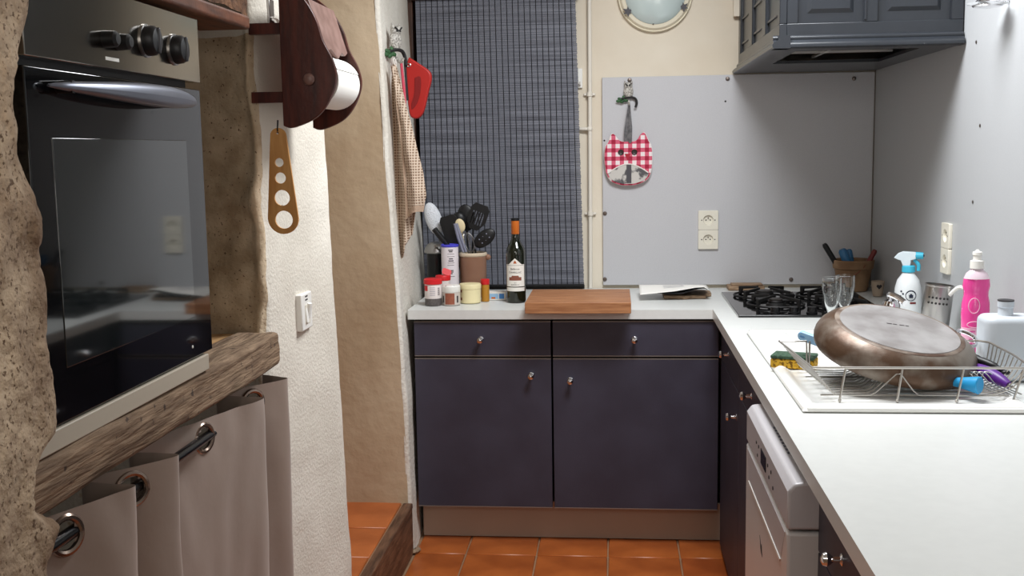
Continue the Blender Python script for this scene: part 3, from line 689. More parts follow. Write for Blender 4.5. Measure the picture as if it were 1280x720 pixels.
obj('door_edge', B(OX - 0.02, OX - 0.002, 1.9985, 2.001, 1.106, 1.588), 'steel', dr)
def hnd(u, v):
    y = 1.43 + 0.51 * u; s_ = math.sin(PI * min(1, max(0, u))) ** 0.55; a = 2 * PI * v
    rz = 0.002 + 0.017 * s_ * (0.6 + 0.6 * u if u < 0.7 else 1.0); rx = 0.002 + 0.011 * s_
    return Vector((OX + 0.008 + 0.030 * s_ + rx * math.cos(a), y, 1.566 - 0.002 * u + rz * math.sin(a)))
obj('handle', MB().grid(hnd, 40, 14), 'handle_grey', dr)
for y in (1.47, 1.90): obj('handle_mount', MB().cyl((OX, y, 1.566), (OX + 0.024, y, 1.566), 0.009, n=12), 'black_plastic', dr)
obj('door_screw', MB().ell((OX + 0.0005, 1.90, 1.128), (0.001, 0.003, 0.003), 10, 6), 'white_plastic', dr)
# trim strip, pine board, beam, shelf
obj('oven_trim_strip', B(-0.82, -0.757, 1.20, 1.97, 1.0735, 1.103), 'trim_beige', label='pale metal strip under the oven door', cat='trim strip', bevel=0.002)
obj('pine_board', B(-1.0, -0.828, 2.01, 2.46, 1.030, 1.058), 'pine', label='short light pine board at the right foot of the oven', cat='board', bevel=0.002)
FIT = ((-0.675, 1.5, 1.104), (-0.81, 1.8, 1.0308), 1.2)
def beam(u, v):
    y = 1.075 + 0.93 * u; a = 2 * PI * v
    cx, cz, hx, hz = -0.675, 1.104 + 0.004 * (1 - u), 0.044, 0.0325 + 0.002 * (1 - u)
    c_, s_ = math.cos(a), math.sin(a); k = 1 / (abs(c_) ** 7 + abs(s_) ** 7) ** (1 / 7)
    q = Vector((cx + hx * c_ * k, y, cz + hz * s_ * k)); e = Vector((q.x * 2, q.y * 0.6, q.z * 2))
    return q + noise.noise_vector(e * 9) * 0.005 + noise.noise_vector(Vector((q.x * 60, q.y * 9, q.z * 60))) * 0.0022
bmb = MB().grid(beam, 150, 72); o0 = len(bmb.v)
bmb.f.append(tuple(range(0, 72))); bmb.f.append(tuple(150 * 73 + k for k in range(72)))
obj('oak_beam', bmb, 'oak_beam', label='rough weathered oak beam under the oven', cat='beam', ang=0.8)
FIT = None
FIT = ((-0.66, 1.6, 1.7), (-0.7656, 1.856, 1.7368), 1.16)
sh = MB().box(-0.752, -0.655, 1.15, 1.985, 1.694, 1.718)
obj('wooden_shelf', sh, 'shelf_wood', label='dark brown wooden shelf board above the oven', cat='shelf', bevel=0.006, seg=3)
FIT = None
# curtain rod and curtain
FIT = ((-0.645, 1.05, 1.03), (-0.774, 1.26, 0.942), 1.2)
t = thing('curtain_rod', (-0.645, 1.05, 1.03), 'black metal curtain rod under the oak beam', 'curtain rod')
obj('rod', MB().cyl((-0.645, 1.02, 1.028), (-0.645, 2.03, 1.028), 0.008, n=14), 'black_gloss', t)
obj('end_cap', MB().ell((-0.645, 2.03, 1.028), (0.012, 0.010, 0.012)), 'black_gloss', t)
FIT = None
FIT = ((-0.64, 1.5, 1.03), (-0.768, 1.8, 0.942), 1.2)
t = thing('curtain', (-0.64, 1.5, 0.05), 'taupe eyelet curtain hanging from the rod under the oven', 'curtain')
CP = [(1.02, -0.60), (1.05, -0.69), (1.18, -0.655), (1.295, -0.606), (1.307, -0.64), (1.322, -0.688), (1.37, -0.655), (1.44, -0.606), (1.452, -0.64), (1.468, -0.688), (1.60, -0.66), (1.70, -0.63), (1.795, -0.597), (1.806, -0.63), (1.825, -0.69), (1.89, -0.65), (1.955, -0.605), (1.975, -0.625), (1.995, -0.665)]
CPs = catmull([(x, y, 0) for y, x in CP], 12); NC = len(CPs) - 1
GR = []
for gy in (1.205, 1.385, 1.645, 1.875):
    i = min(range(NC), key=lambda k: abs(CPs[k].y - gy) + abs(CPs[k].x + 0.65) * 2); d = (CPs[i + 1] - CPs[i - 1]).normalized()
    GR.append((Vector((CPs[i].x, CPs[i].y, 1.028)), d))
def cur(i, z):
    p = CPs[i]; k = sstep(1.06, 0.2, z); q = Vector((p.x, p.y, z))
    mean = -0.648; q.x = mean + (p.x - mean) * (1 - 0.35 * k) + 0.008 * noise.noise(Vector((p.y * 9, z * 3.5, 0))) * (0.3 + k) + 0.0035 * noise.noise(Vector((p.y * 26, z * 9, 3)))
    q.y += 0.014 * k * noise.noise(Vector((p.y * 4, z * 2.2, 5.0))) + 0.006 * math.sin(z * 9 + p.y * 14) * k; return q
zs = [1.058 - 0.0045 * k for k in range(18)] + [0.977 - 0.03 * k for k in range(1, 25)]
cm = MB(); cm.v = [cur(i, z) for i in range(NC + 1) for z in zs]; nzs = len(zs)
for i in range(NC):
    for j in range(nzs - 1):
        f = (i * nzs + j, (i + 1) * nzs + j, (i + 1) * nzs + j + 1, i * nzs + j + 1); ce = sum((cm.v[k] for k in f), Vector()) / 4
        if all((ce - g).length > 0.0185 for g, _ in GR): cm.f.append(f)
obj('cloth', cm, 'curtain', t, ang=3.0)
for g, d in GR:
    a = d; b_ = Vector((0, 0, 1)); nrm = a.cross(b_)
    obj('eyelet', MB().tube([g + (a * math.cos(2 * PI * k / 28) + b_ * math.sin(2 * PI * k / 28)) * 0.0218 for k in range(28)], 0.0046, 8, closed=True), 'bronze', t)
FIT = None
# toilet roll holder
FIT = ((-0.6, 2.12, 1.52), (-0.72, 2.544, 1.53), 1.2)
t = thing('paper_roll_holder', (-0.6, 2.12, 1.52), 'dark red-brown wooden paper roll holder on the white plaster wall', 'roll holder')
HO = [(-0.607, 1.523), (-0.59, 1.5195), (-0.548, 1.537), (-0.522, 1.567), (-0.508, 1.606), (-0.514, 1.640), (-0.531, 1.675), (-0.541, 1.71), (-0.558, 1.742), (-0.580, 1.765), (-0.607, 1.785)]
HS = [(p.x, p.y) for p in catmull([(a, b_, 0) for a, b_ in HO], 5)]
for nm, y in (('side_panel', 2.014), ('side_panel', 2.216)):
    obj(nm, MB().fill([HS], 0.009, (0, y, 0), (1, 0, 0), (0, 0, 1), bev=0.0015), 'mahogany', t)
fl_ = [(2.021, 1.752), (2.209, 1.752), (2.209, 1.668), (2.18, 1.660), (2.155, 1.664), (2.115, 1.650), (2.075, 1.664), (2.05, 1.660), (2.021, 1.668)]
obj('front_board', MB().prism([(-0.557 + (1.752 - z) * 0.30, y, z) for y, z in fl_], (-0.009, 0, 0)), 'mahogany_worn', t, bevel=0.001)
obj('back_board', B(-0.607, -0.598, 2.02, 2.21, 1.56, 1.77), 'mahogany', t)
dw = obj('dowel', MB().cyl((-0.556, 2.004, 1.605), (-0.556, 2.228, 1.605), 0.008, n=14), 'mahogany', t)
obj('dowel_knob', MB().ell((-0.556, 2.004, 1.605), (0.011, 0.006, 0.011)), 'mahogany_worn', dw)
for z in (1.575, 1.70): obj('wall_spacer', B(-0.672, -0.607, 2.025, 2.04, z - 0.010, z + 0.010), 'mahogany', t)
for z in (1.575, 1.70): obj('wall_spacer', B(-0.662, -0.607, 2.19, 2.205, z - 0.010, z + 0.010), 'mahogany', t)
FIT = None
FIT = ((-0.556, 2.12, 1.6), (-0.6672, 2.544, 1.626), 1.2)
t = thing('paper_roll', (-0.556, 2.12, 1.60), 'white paper roll sitting in the wooden holder', 'paper roll')
rl = obj('roll', MB().lathe([(0.018, -0.085), (0.049, -0.085), (0.049, 0.085), (0.018, 0.085), (0.018, -0.085)], (-0.556, 2.115, 1.605), 40, RX90, caps=False), 'paper', t)
obj('loose_sheet', MB().grid(lambda u, v: Vector((-0.556 + 0.0505 * math.cos(1.9 - 1.5 * v), 2.03 + 0.17 * u, 1.605 + 0.0505 * math.sin(1.9 - 1.5 * v))), 2, 12), 'paper', rl)
FIT = None
# wall bracket of glass/steel above holder
FIT = ((-0.657, 2.115, 1.7), (-0.7884, 2.538, 1.746), 1.2)
t = thing('metal_wall_bracket', (-0.657, 2.115, 1.70), 'small shiny metal bracket behind the paper roll holder', 'bracket')
obj('plate', B(-0.668, -0.654, 2.10, 2.13, 1.715, 1.765), 'steel', t, bevel=0.002)
obj('tongue', MB().tube([(-0.657, 2.112, 1.728), (-0.645, 2.108, 1.722), (-0.636, 2.105, 1.708)], 0.006, 10), 'chrome', t)
FIT = None
# spaghetti measure
FIT = ((-0.587, 2.0, 1.32), (-0.7044, 2.4, 1.29), 1.2)
t = thing('spaghetti_measure', (-0.587, 2.0, 1.32), 'light wooden spaghetti measure with four holes hanging below the roll holder', 'spaghetti measure')
og = arc(0, 1.348 + 0.004, 0.0285, 180, 360, 14) + arc(0, 1.503, 0.0145, 0, 180, 10)
holes = [circ(0.0015, 1.3495, 0.0172), circ(0.0005, 1.390, 0.0151), circ(-0.0005, 1.4265, 0.0108), circ(-0.001, 1.455, 0.0088), circ(-0.001, 1.5085, 0.003, 12)]
obj('board', MB().fill([og] + holes, 0.004, (-0.586, 2.0, 0), (1, 0, 0.0), (-0.02, 0, 1), bev=0.0006), 'measure_wood', t)
mb = MB()
obj('string', MB().tube([(-0.6165, 2.0, 1.5085), (-0.6165, 1.997, 1.515), (-0.6165, 2.002, 1.532)], 0.0015, 6), 'black_plastic', t)
for k, z in enumerate((1.374, 1.411, 1.442, 1.469, 1.326)): obj('print_mark', B(-0.615 + 0.001, -0.615 + 0.002, 1.9975, 1.998, z - 0.003, z + 0.003), 'print_dark', t)
FIT = None
# switch
FIT = ((-0.65, 2.22, 1.145), (-0.78, 2.664, 1.08), 1.2)
t = thing('light_switch', (-0.65, 2.22, 1.145), 'white light switch on the plaster wall beside the beam', 'light switch')
obj('plate', B(-0.662, -0.638, 2.183, 2.258, 1.108, 1.184), 'white_plastic', t, bevel=0.003)
obj('rocker_bay', B(-0.6385, -0.6372, 2.205, 2.240, 1.120, 1.160), 'ivory_plastic', t)
obj('rocker', MB().prism([(-0.638, 2.222, 1.124), (-0.631, 2.222, 1.160), (-0.638, 2.222, 1.162)], (0, 0.015, 0)), 'white_plastic', t)
obj('rocker', MB().prism([(-0.638, 2.206, 1.124), (-0.634, 2.206, 1.124), (-0.638, 2.206, 1.160)], (0, 0.014, 0)), 'white_plastic', t)
for z in (1.169, 1.176): obj('print_mark', B(-0.6382, -0.6376, 2.208, 2.226, z, z + 0.003), 'print_dark', t)
FIT = None
# step
t = thing('step_riser', (-0.76, 3.1, 0.0), 'dark worn wooden step board edging the raised passage floor', 'step')
obj('board', B(-0.779, -0.746, 2.75, 3.868, 0.002, 0.172), 'step_wood', t, bevel=0.002)
obj('nosing', B(-0.7795, -0.744, 2.75, 3.869, 0.173, 0.193), 'step_wood', t, bevel=0.004)
rb = MB()
for k in range(7): rb.ell((-0.742 + random.uniform(-0.006, 0.008), 3.885 + random.uniform(-0.02, 0.03), 0.008), (0.012, 0.012, 0.009), 8, 6)
obj('mortar_lump', rb, 'stone', label='crumbled grey mortar lump at the foot of the alcove wall', cat='mortar')

# towel, hook, red grip on alcove side
owl_hook((-0.798, 4.0, 1.828), rot('Z', 60), 'black and white owl hook on the alcove wall holding the towel', 1.4)
t = thing('waffle_towel', (-0.75, 4.0, 1.06), 'beige waffle towel hanging on the alcove wall', 'towel')
def tow(u, v):      # long back fall, pleated
    z = 1.785 - (0.72 - 0.11 * u) * v
    L_ = lerp_tab([(0, -0.790), (0.1, -0.797), (0.5, -0.796), (1.0, -0.790)], v); R_ = lerp_tab([(0, -0.782), (0.3, -0.745), (0.7, -0.712), (1.0, -0.742)], v)
    f_ = 0.022 * math.sin(u * 2.6 * PI + 0.4) * min(1, v * 2.5 + 0.1) + 0.006 * noise.noise(Vector((u * 4, v * 5, 1)))
    return Vector((max(L_ + (R_ - L_) * u, -0.80), 3.965 + f_, z))
tw = obj('back_fall', MB().grid(tow, 40, 90), 'towel', t, ang=3.0)
sm = tw.modifiers.new('thick', 'SOLIDIFY'); sm.thickness = 0.004
def tow2(u, v):     # shorter front fall, flaring to the right
    L_ = lerp_tab([(0, -0.786), (0.35, -0.770), (0.7, -0.758), (1.0, -0.752)], v); R_ = lerp_tab([(0, -0.782), (0.35, -0.733), (0.72, -0.690), (0.88, -0.680), (1.0, -0.692)], v)
    z = 1.775 - (0.545 - 0.025 * u) * v + 0.012 * math.sin(u * PI) * v
    f_ = 0.020 * math.cos(u * 1.7 * PI) * min(1, v * 2 + 0.1) + 0.008 * noise.noise(Vector((u * 3, v * 6, 7)))
    return Vector((L_ + (R_ - L_) * u, 3.915 + f_ + 0.03 * u, z))
tw = obj('front_fall', MB().grid(tow2, 40, 80), 'towel', t, ang=3.0)
sm = tw.modifiers.new('thick', 'SOLIDIFY'); sm.thickness = 0.005
hem = [tow2(0, v / 20) + Vector((0.001, -0.003, 0)) for v in range(21)]
obj('plain_hem', MB().grid(lambda u, v: tow2(0.12 * u, v) + Vector((0.001, -0.0035, 0)), 4, 50), 'towel_plain', t)
obj('plain_hem', MB().grid(lambda u, v: tow2(u, 0.955 + 0.045 * v) + Vector((0, -0.0038, 0)), 30, 4), 'towel_plain', t)
obj('hanging_loop', MB().tube(catmull([(-0.785, 3.965, 1.78), (-0.788, 3.96, 1.80), (-0.783, 3.975, 1.80), (-0.781, 3.97, 1.775)], 4), 0.0025, 6), 'piping', t)
t = thing('silicone_pot_grip', (-0.735, 4.15, 1.6), 'red silicone pot grip hanging in front of the blind edge', 'pot grip')
rg = [(-0.762, 1.814), (-0.728, 1.792), (-0.692, 1.765), (-0.688, 1.737), (-0.701, 1.69), (-0.716, 1.632), (-0.730, 1.606), (-0.748, 1.600), (-0.762, 1.611), (-0.768, 1.66), (-0.773, 1.73), (-0.770, 1.79)]
obj('shell', MB().fill([[(p.x, p.y) for p in catmull([(a, b_, 0) for a, b_ in rg] + [(rg[0][0], rg[0][1], 0)], 4)[:-1]]], 0.02, (0, 4.15, 0), (1, 0, 0), (0, 0, 1), bev=0.005), 'red_silicone', t, ang=1.0)
sl = [(p.x, p.y) for p in catmull([(-0.742, 1.745, 0), (-0.722, 1.748, 0), (-0.722, 1.70, 0), (-0.735, 1.655, 0), (-0.755, 1.63, 0), (-0.757, 1.65, 0), (-0.745, 1.69, 0), (-0.742, 1.745, 0)], 4)[:-1]]
obj('finger_pocket', MB().fill([sl], 0.003, (0, 4.1335, 0), (1, 0, 0), (0, 0, 1)), 'red_dark', t)
obj('hang_ring', MB().tube([(-0.764 + 0.006 * math.cos(a * PI / 8), 4.134, 1.792 + 0.006 * math.sin(a * PI / 8)) for a in range(16)], 0.0018, 6, closed=True), 'steel', t)
t = thing('dish_brush', (-0.78, 4.1, 1.6), 'thin pink-handled utensil hanging between towel and red grip', 'utensil')
obj('handle', MB().tube([(-0.783, 4.08, 1.80), (-0.775, 4.08, 1.70), (-0.770, 4.08, 1.60)], [0.005, 0.006, 0.004], 8), 'pink_cord', t)
obj('shaft', MB().tube([(-0.770, 4.085, 1.80), (-0.763, 4.085, 1.66)], 0.0045, 8), 'black_plastic', t)

# ================================================================ BACK COUNTER THINGS
Z0 = 0.8925
# pepper jar etc.
def jar(name, x, y, r, h, label, parts):
    t = thing(name, (x, y, Z0), label, 'jar')
    for nm, prof, m in parts: obj(nm, MB().lathe(prof, (x, y, Z0), 28), m, t)
    return t
t = jar('spice_jar', -0.688, 4.10, 0.033, 0.1, 'white pepper jar with flat red lid, leftmost on the counter', (
    ('base', [(0.030, 0.001), (0.0315, 0.004), (0.0315, 0.028), (0.0315, 0.0285)], 'pepper'),
    ('sleeve', [(0.0315, 0.0285), (0.0322, 0.030), (0.0322, 0.078), (0.031, 0.082)], 'jar_body'),
    ('lid', [(0.031, 0.0825), (0.035, 0.083), (0.035, 0.100), (0.031, 0.103), (0.0005, 0.104)], 'lid_red')))
def curved(mbl, x, y, r, a0, a1, z0, z1, n=8):
    return mbl.add([(x + r * math.sin(math.radians(a0 + (a1 - a0) * i / n)), y - r * math.cos(math.radians(a0 + (a1 - a0) * i / n)), z) for i in range(n + 1) for z in (z0, z1)], [(2 * i, 2 * i + 2, 2 * i + 3, 2 * i + 1) for i in range(n)])
obj('label_patch', curved(MB(), -0.688, 4.10, 0.0326, -70, -30, Z0 + 0.058, Z0 + 0.078), 'lid_red', t)
for k in range(5): obj('print_line', curved(MB(), -0.688, 4.10, 0.0326, -15, 22, Z0 + 0.070 - k * 0.007, Z0 + 0.0715 - k * 0.007), 'grey_plastic', t)
for k in range(6): obj('barcode_bar', curved(MB(), -0.688, 4.10, 0.0327, 42, 58, Z0 + 0.042 + k * 0.005, Z0 + 0.0445 + k * 0.005, 3), 'print_dark', t)
t = jar('spice_jar', -0.664, 4.195, 0.03, 0.1, 'spice jar with raised red flip lid behind the leftmost jar', (
    ('base', [(0.026, 0.001), (0.0275, 0.004), (0.0275, 0.085)], 'jar_body'), ('lid', [(0.029, 0.0855), (0.030, 0.100), (0.028, 0.104), (0.0005, 0.105)], 'lid_red')))
obj('flip_flap', MB().fill([rrect(-0.018, 0.018, 0, 0.026, 0.008)], 0.004, (-0.652, 4.19, Z0 + 0.105), (0.94, 0, -0.34), (0.2, 0.5, 0.84)), 'lid_red', t)
t = jar('spice_jar', -0.620, 4.11, 0.034, 0.078, 'short paprika jar with white shaker lid in front of the tall canister', (
    ('base', [(0.031, 0.001), (0.034, 0.004), (0.034, 0.050)], 'clear_plastic'), ('lid', [(0.0335, 0.0505), (0.0345, 0.052), (0.0345, 0.072), (0.031, 0.077), (0.0005, 0.078)], 'white_plastic')))
obj('contents_label', curved(MB(), -0.620, 4.11, 0.0345, -35, 28, Z0 + 0.006, Z0 + 0.048), 'paprika', t)
for a in (-52, 50): obj('print_line', curved(MB(), -0.620, 4.11, 0.0346, a - 6, a + 6, Z0 + 0.012, Z0 + 0.038, 3), 'print_dark', t)
for k in range(2): obj('lid_opening', B(-0.638 + k * 0.02, -0.624 + k * 0.02, 4.082, 4.09, Z0 + 0.0735, Z0 + 0.077), 'black_plastic', t)
t = jar('butter_pot', -0.555, 4.165, 0.041, 0.077, 'squat pale yellow pot with lid on the back counter', (
    ('base', [(0.036, 0.001), (0.040, 0.005), (0.041, 0.056)], 'butter_yellow'), ('lid', [(0.042, 0.0565), (0.0425, 0.070), (0.040, 0.075), (0.0005, 0.077)], 'butter_yellow')))
for z in (0.014, 0.044): obj('print_dot', curved(MB(), -0.555, 4.165, 0.0413, -58, -42, Z0 + z, Z0 + z + 0.010, 3), 'print_brown', t)
jar('spice_jar', -0.502, 4.205, 0.015, 0.088, 'tiny ochre spice jar with red lid behind the yellow pot', (
    ('base', [(0.015, 0.001), (0.016, 0.004), (0.016, 0.066)], 'spice_ochre'), ('lid', [(0.0165, 0.0665), (0.0175, 0.068), (0.0175, 0.087), (0.0005, 0.088)], 'lid_red'))) 
t = thing('medicine_box', (-0.455, 4.25, Z0), 'small blue and white cardboard box beside the wine bottle', 'box')
obj('carton', B(-0.505, -0.425, 4.235, 4.275, Z0 + 0.0005, Z0 + 0.033), 'label_paper', t, bevel=0.001)
obj('print_panel', B(-0.49, -0.455, 4.2345, 4.236, Z0 + 0.006, Z0 + 0.026), 'box_sky', t)
obj('print_panel', B(-0.452, -0.432, 4.2345, 4.236, Z0 + 0.006, Z0 + 0.026), 'box_blue', t)
obj('print_sun', B(-0.482, -0.466, 4.2342, 4.2345, Z0 + 0.006, Z0 + 0.013), 'capsule_orange', t)
t = thing('tall_canister', (-0.651, 4.30, Z0), 'tall white cardboard canister with blue rim', 'canister')
obj('body', MB().lathe([(0.0335, 0.001), (0.034, 0.003), (0.034, 0.205)], (-0.651, 4.30, Z0), 32), 'canister', t)
obj('lid', MB().lathe([(0.035, 0.2055), (0.0355, 0.207), (0.0355, 0.213), (0.033, 0.215), (0.031, 0.212), (0.0005, 0.211)], (-0.651, 4.30, Z0), 32), 'lid_blue', t)
for k, (z, a0, a1) in enumerate(((0.192, -2, 30), (0.186, 2, 26), (0.178, -8, 38), (0.168, -10, 40), (0.158, 2, 28), (0.150, -2, 32), (0.143, -8, 38), (0.134, -10, 36), (0.112, -2, 30), (0.106, 0, 30), (0.100, 6, 24), (0.090, -10, 40))):
    obj('print_line', curved(MB(), -0.651, 4.30, 0.0343, a0, a1, Z0 + z, Z0 + z + (0.004 if k in (0, 1, 4, 5, 8, 9, 10) else 0.0015)), 'print_dark', t)
t = thing('dome_lidded_tin', (-0.722, 4.40, Z0), 'black tin with a silver dome lid behind the canister', 'tin')
obj('body', MB().lathe([(0.036, 0.001), (0.038, 0.004), (0.038, 0.172)], (-0.722, 4.40, Z0), 28), 'black_gloss', t)
obj('lid', MB().lathe([(0.046, 0.1725), (0.049, 0.177), (0.046, 0.190), (0.037, 0.206), (0.020, 0.216), (0.0005, 0.219)], (-0.722, 4.40, Z0), 32), 'steel', t)
# crock and utensils
KX, KY = -0.566, 4.35
t = thing('utensil_crock', (KX, KY, Z0), 'brown stoneware crock holding kitchen utensils', 'crock')
obj('body', MB().lathe([(0.048, 0.001), (0.051, 0.006), (0.053, 0.10), (0.054, 0.165), (0.050, 0.165), (0.047, 0.02), (0.0005, 0.015)], (KX, KY, Z0), 36, caps=False), 'crock', t)
obj('rim', MB().lathe([(0.054, 0.163), (0.057, 0.167), (0.057, 0.174), (0.053, 0.178), (0.049, 0.176), (0.049, 0.163)], (KX, KY, Z0), 36, caps=False), 'crock_rim', t)
obj('ear', MB().ell((KX + 0.060, KY, Z0 + 0.158), (0.012, 0.010, 0.012)), 'crock', t)
def paddle(c, ux, uy, outline, m, parent, nm, holes=(), th=0.004):
    return obj(nm, MB().fill([outline] + list(holes), th, c, ux, uy, bev=0.0008), m, parent)
def uten(name, label, foot, neck, m_handle, r=0.004):
    t = thing(name, foot, label, 'utensil', 'utensils in the crock'); obj('handle', MB().tube([foot, neck], r, 8), m_handle, t); return t
def dirs(a):   # in the xz plane, tilt a degrees clockwise from up
    a = math.radians(a); return Vector((math.cos(a), 0, -math.sin(a))), Vector((math.sin(a), 0, math.cos(a)))
zf = Z0 + 0.022
t = uten('slotted_turner', 'black slotted turner, highest utensil in the crock', (KX - 0.012, 4.375, zf), (-0.566, 4.375, 1.165), 'black_plastic')
ux, uy = dirs(20)
sl_ = [[(x - 0.003, 0.02), (x + 0.003, 0.02), (x + 0.003, 0.075), (x - 0.003, 0.075)] for x in (-0.021, -0.0105, 0.0, 0.0105, 0.021)]
paddle(Vector((-0.566, 4.375, 1.160)), ux, uy, [(-0.016, 0), (0.016, 0), (0.038, 0.035), (0.038, 0.088), (0.026, 0.105), (-0.024, 0.105), (-0.036, 0.088), (-0.036, 0.03)], 'black_plastic', t, 'blade', sl_)
t = uten('serving_spoon', 'black perforated spoon leaning right out of the crock', (KX + 0.005, 4.335, zf), (-0.552, 4.325, 1.085), 'black_plastic')
sp_ = obj('bowl', MB().ell((-0.515, 4.325, 1.128), (0.050, 0.010, 0.030), 20, 10, rot('Y', -38)), 'black_plastic', t)
for k in range(6): obj('perforation', MB().ell(Vector((-0.515, 4.3155, 1.128)) + rot('Y', -38) @ Vector(((k % 3 - 1) * 0.018, 0.001, (k // 3 - 0.5) * 0.018)), (0.0028, 0.0012, 0.0028), 8, 5), 'grey_plastic', sp_)
t = uten('solid_spoon', 'large black rounded spoon at the back of the crock', (KX - 0.02, 4.39, zf), (-0.596, 4.40, 1.17), 'black_plastic')
obj('bowl', MB().ell((-0.598, 4.405, 1.205), (0.036, 0.010, 0.055), 20, 10, rot('Y', -5)), 'black_plastic', t)
t = uten('turner', 'broad black turner leaning left out of the crock', (KX - 0.028, 4.34, zf), (-0.640, 4.345, 1.10), 'black_plastic')
ux, uy = dirs(-10)
paddle(Vector((-0.640, 4.345, 1.095)), ux, uy, [(-0.014, 0), (0.018, 0), (0.034, 0.05), (0.030, 0.115), (0.018, 0.126), (-0.030, 0.122), (-0.038, 0.105), (-0.030, 0.04)], 'black_plastic', t, 'blade')
t = uten('ladle', 'small black ladle behind the wooden spoon', (KX - 0.014, 4.365, zf), (-0.618, 4.385, 1.17), 'black_plastic')
obj('bowl', MB().ell((-0.625, 4.388, 1.20), (0.028, 0.016, 0.030), 18, 10), 'black_plastic', t)
t = uten('wooden_spoon', 'pale wooden spoon head in the crock', (KX + 0.0, 4.33, zf), (-0.607, 4.335, 1.15), 'wood_spoon')
obj('bowl', MB().ell((-0.613, 4.335, 1.178), (0.020, 0.007, 0.028), 18, 10, rot('Y', -12)), 'wood_spoon', t)
t = uten('kitchen_tongs', 'grey metal tongs leaning left in the crock', (KX + 0.012, 4.32, zf), (-0.600, 4.318, 1.08), 'steel', 0.004)
for dx in (-0.0055, 0.0055): obj('arm', MB().tube([(-0.594 + dx, 4.316, 1.075), (-0.612 + dx, 4.314, 1.13), (-0.628 + dx * 0.6, 4.314, 1.188)], [0.005, 0.0065, 0.006], 8), 'grey_plastic', t)
t = uten('whisk', 'steel balloon whisk in the crock', (KX + 0.018, 4.345, zf), (-0.573, 4.33, 1.065), 'steel')
for k in range(5):
    a = k * PI / 5; obj('wire', MB().tube(catmull([(-0.573, 4.33, 1.065), (-0.583 + 0.034 * math.cos(a), 4.33 + 0.018 * math.sin(a), 1.10), (-0.590 + 0.020 * math.cos(a), 4.33 + 0.014 * math.sin(a), 1.142), (-0.592, 4.33, 1.150), (-0.590 - 0.020 * math.cos(a), 4.33 - 0.014 * math.sin(a), 1.142), (-0.583 - 0.034 * math.cos(a), 4.33 - 0.018 * math.sin(a), 1.10), (-0.573, 4.33, 1.065)], 4), 0.0011, 5), 'steel', t)
t = uten('knife_sharpener', 'black-handled tool leaning far left out of the crock', (KX - 0.002, 4.372, zf), (-0.660, 4.330, 1.095), 'steel')
obj('grip', MB().tube([(-0.660, 4.330, 1.095), (-0.69, 4.32, 1.135), (-0.714, 4.313, 1.168)], [0.010, 0.012, 0.011], 12), 'black_plastic', t)
t = uten('pastry_brush', 'white bristled brush leaning left beside the towel', (KX - 0.034, 4.362, zf), (-0.695, 4.38, 1.13), 'steel')
obj('bristles', MB().ell((-0.727, 4.385, 1.203), (0.033, 0.020, 0.068), 18, 12, rot('Y', -17)), 'bristle', t)
# wine bottle
WX, WY = -0.380, 4.185
t = thing('wine_bottle', (WX, WY, Z0), 'dark green wine bottle with white label and orange capsule', 'bottle')
obj('glass', MB().lathe([(0.030, 0.001), (0.0365, 0.004), (0.0372, 0.010), (0.0372, 0.185), (0.0365, 0.198), (0.032, 0.212), (0.022, 0.228), (0.0155, 0.245), (0.0148, 0.262)], (WX, WY, Z0), 40), 'bottle_glass', t)
obj('capsule', MB().lathe([(0.0150, 0.2622), (0.0155, 0.263), (0.0155, 0.312), (0.015, 0.3125)], (WX, WY, Z0), 28), 'capsule_orange', t)
obj('cork_cap', MB().lathe([(0.0152, 0.3127), (0.0165, 0.3135), (0.0165, 0.322), (0.0005, 0.3225)], (WX, WY, Z0), 28), 'black_plastic', t)
def wl(mb, out, r=0.0376, n=1):   # polygon (angle deg, z) columns
    return mb
def label_strip(z0, fz, a0, a1, m, r, n=16):
    mb = MB().add([(WX + r * math.sin(math.radians(a0 + (a1 - a0) * i / n)), WY - r * math.cos(math.radians(a0 + (a1 - a0) * i / n)), z) for i in range(n + 1) for z in (z0, fz(i / n))], [(2 * i, 2 * i + 2, 2 * i + 3, 2 * i + 1) for i in range(n)])
    return mb
lb = obj('label', label_strip(Z0 + 0.064, lambda s: Z0 + 0.148 + 0.024 * max(0, 1 - abs(s - 0.5) / 0.33), -62, 62, '', 0.0376), 'label_paper', t)
obj('lower_label', label_strip(Z0 + 0.046, lambda s: Z0 + 0.0605, -62, 62, '', 0.0376), 'label_paper', t)
def wtext(txt, size, z, m, r=0.0379):
    return obj('lettering', MB().fill(None, 0.0002, (0, 0, 0), (1, 0, 0), (0, 1, 0), text=txt, size=size, fn=lambda c: Vector((WX + (r + c.z) * math.sin(c.x / r), WY - (r + c.z) * math.cos(c.x / r), z + c.y))), m, lb, smooth=False)
wtext('Bellevue', 0.0105, Z0 + 0.128, 'print_dark'); wtext('CHARILLAC', 0.0098, Z0 + 0.115, 'print_dark'); wtext('BORDEAUX', 0.006, Z0 + 0.069, 'print_dark'); wtext('2015', 0.0045, Z0 + 0.077, 'print_dark')
obj('chateau_print', label_strip(Z0 + 0.087, lambda s: Z0 + 0.100 + (0.006 if 0.2 < s < 0.8 else 0), -38, 38, '', 0.0378), 'print_brown', lb)
obj('seal_print', label_strip(Z0 + 0.152, lambda s: Z0 + 0.153 + 0.010 * math.sin(PI * s), -10, 10, '', 0.0378, 8), 'print_seal', lb)
obj('rule_line', label_strip(Z0 + 0.1445, lambda s: Z0 + 0.1455, -56, 56, '', 0.0378), 'print_dark', lb)
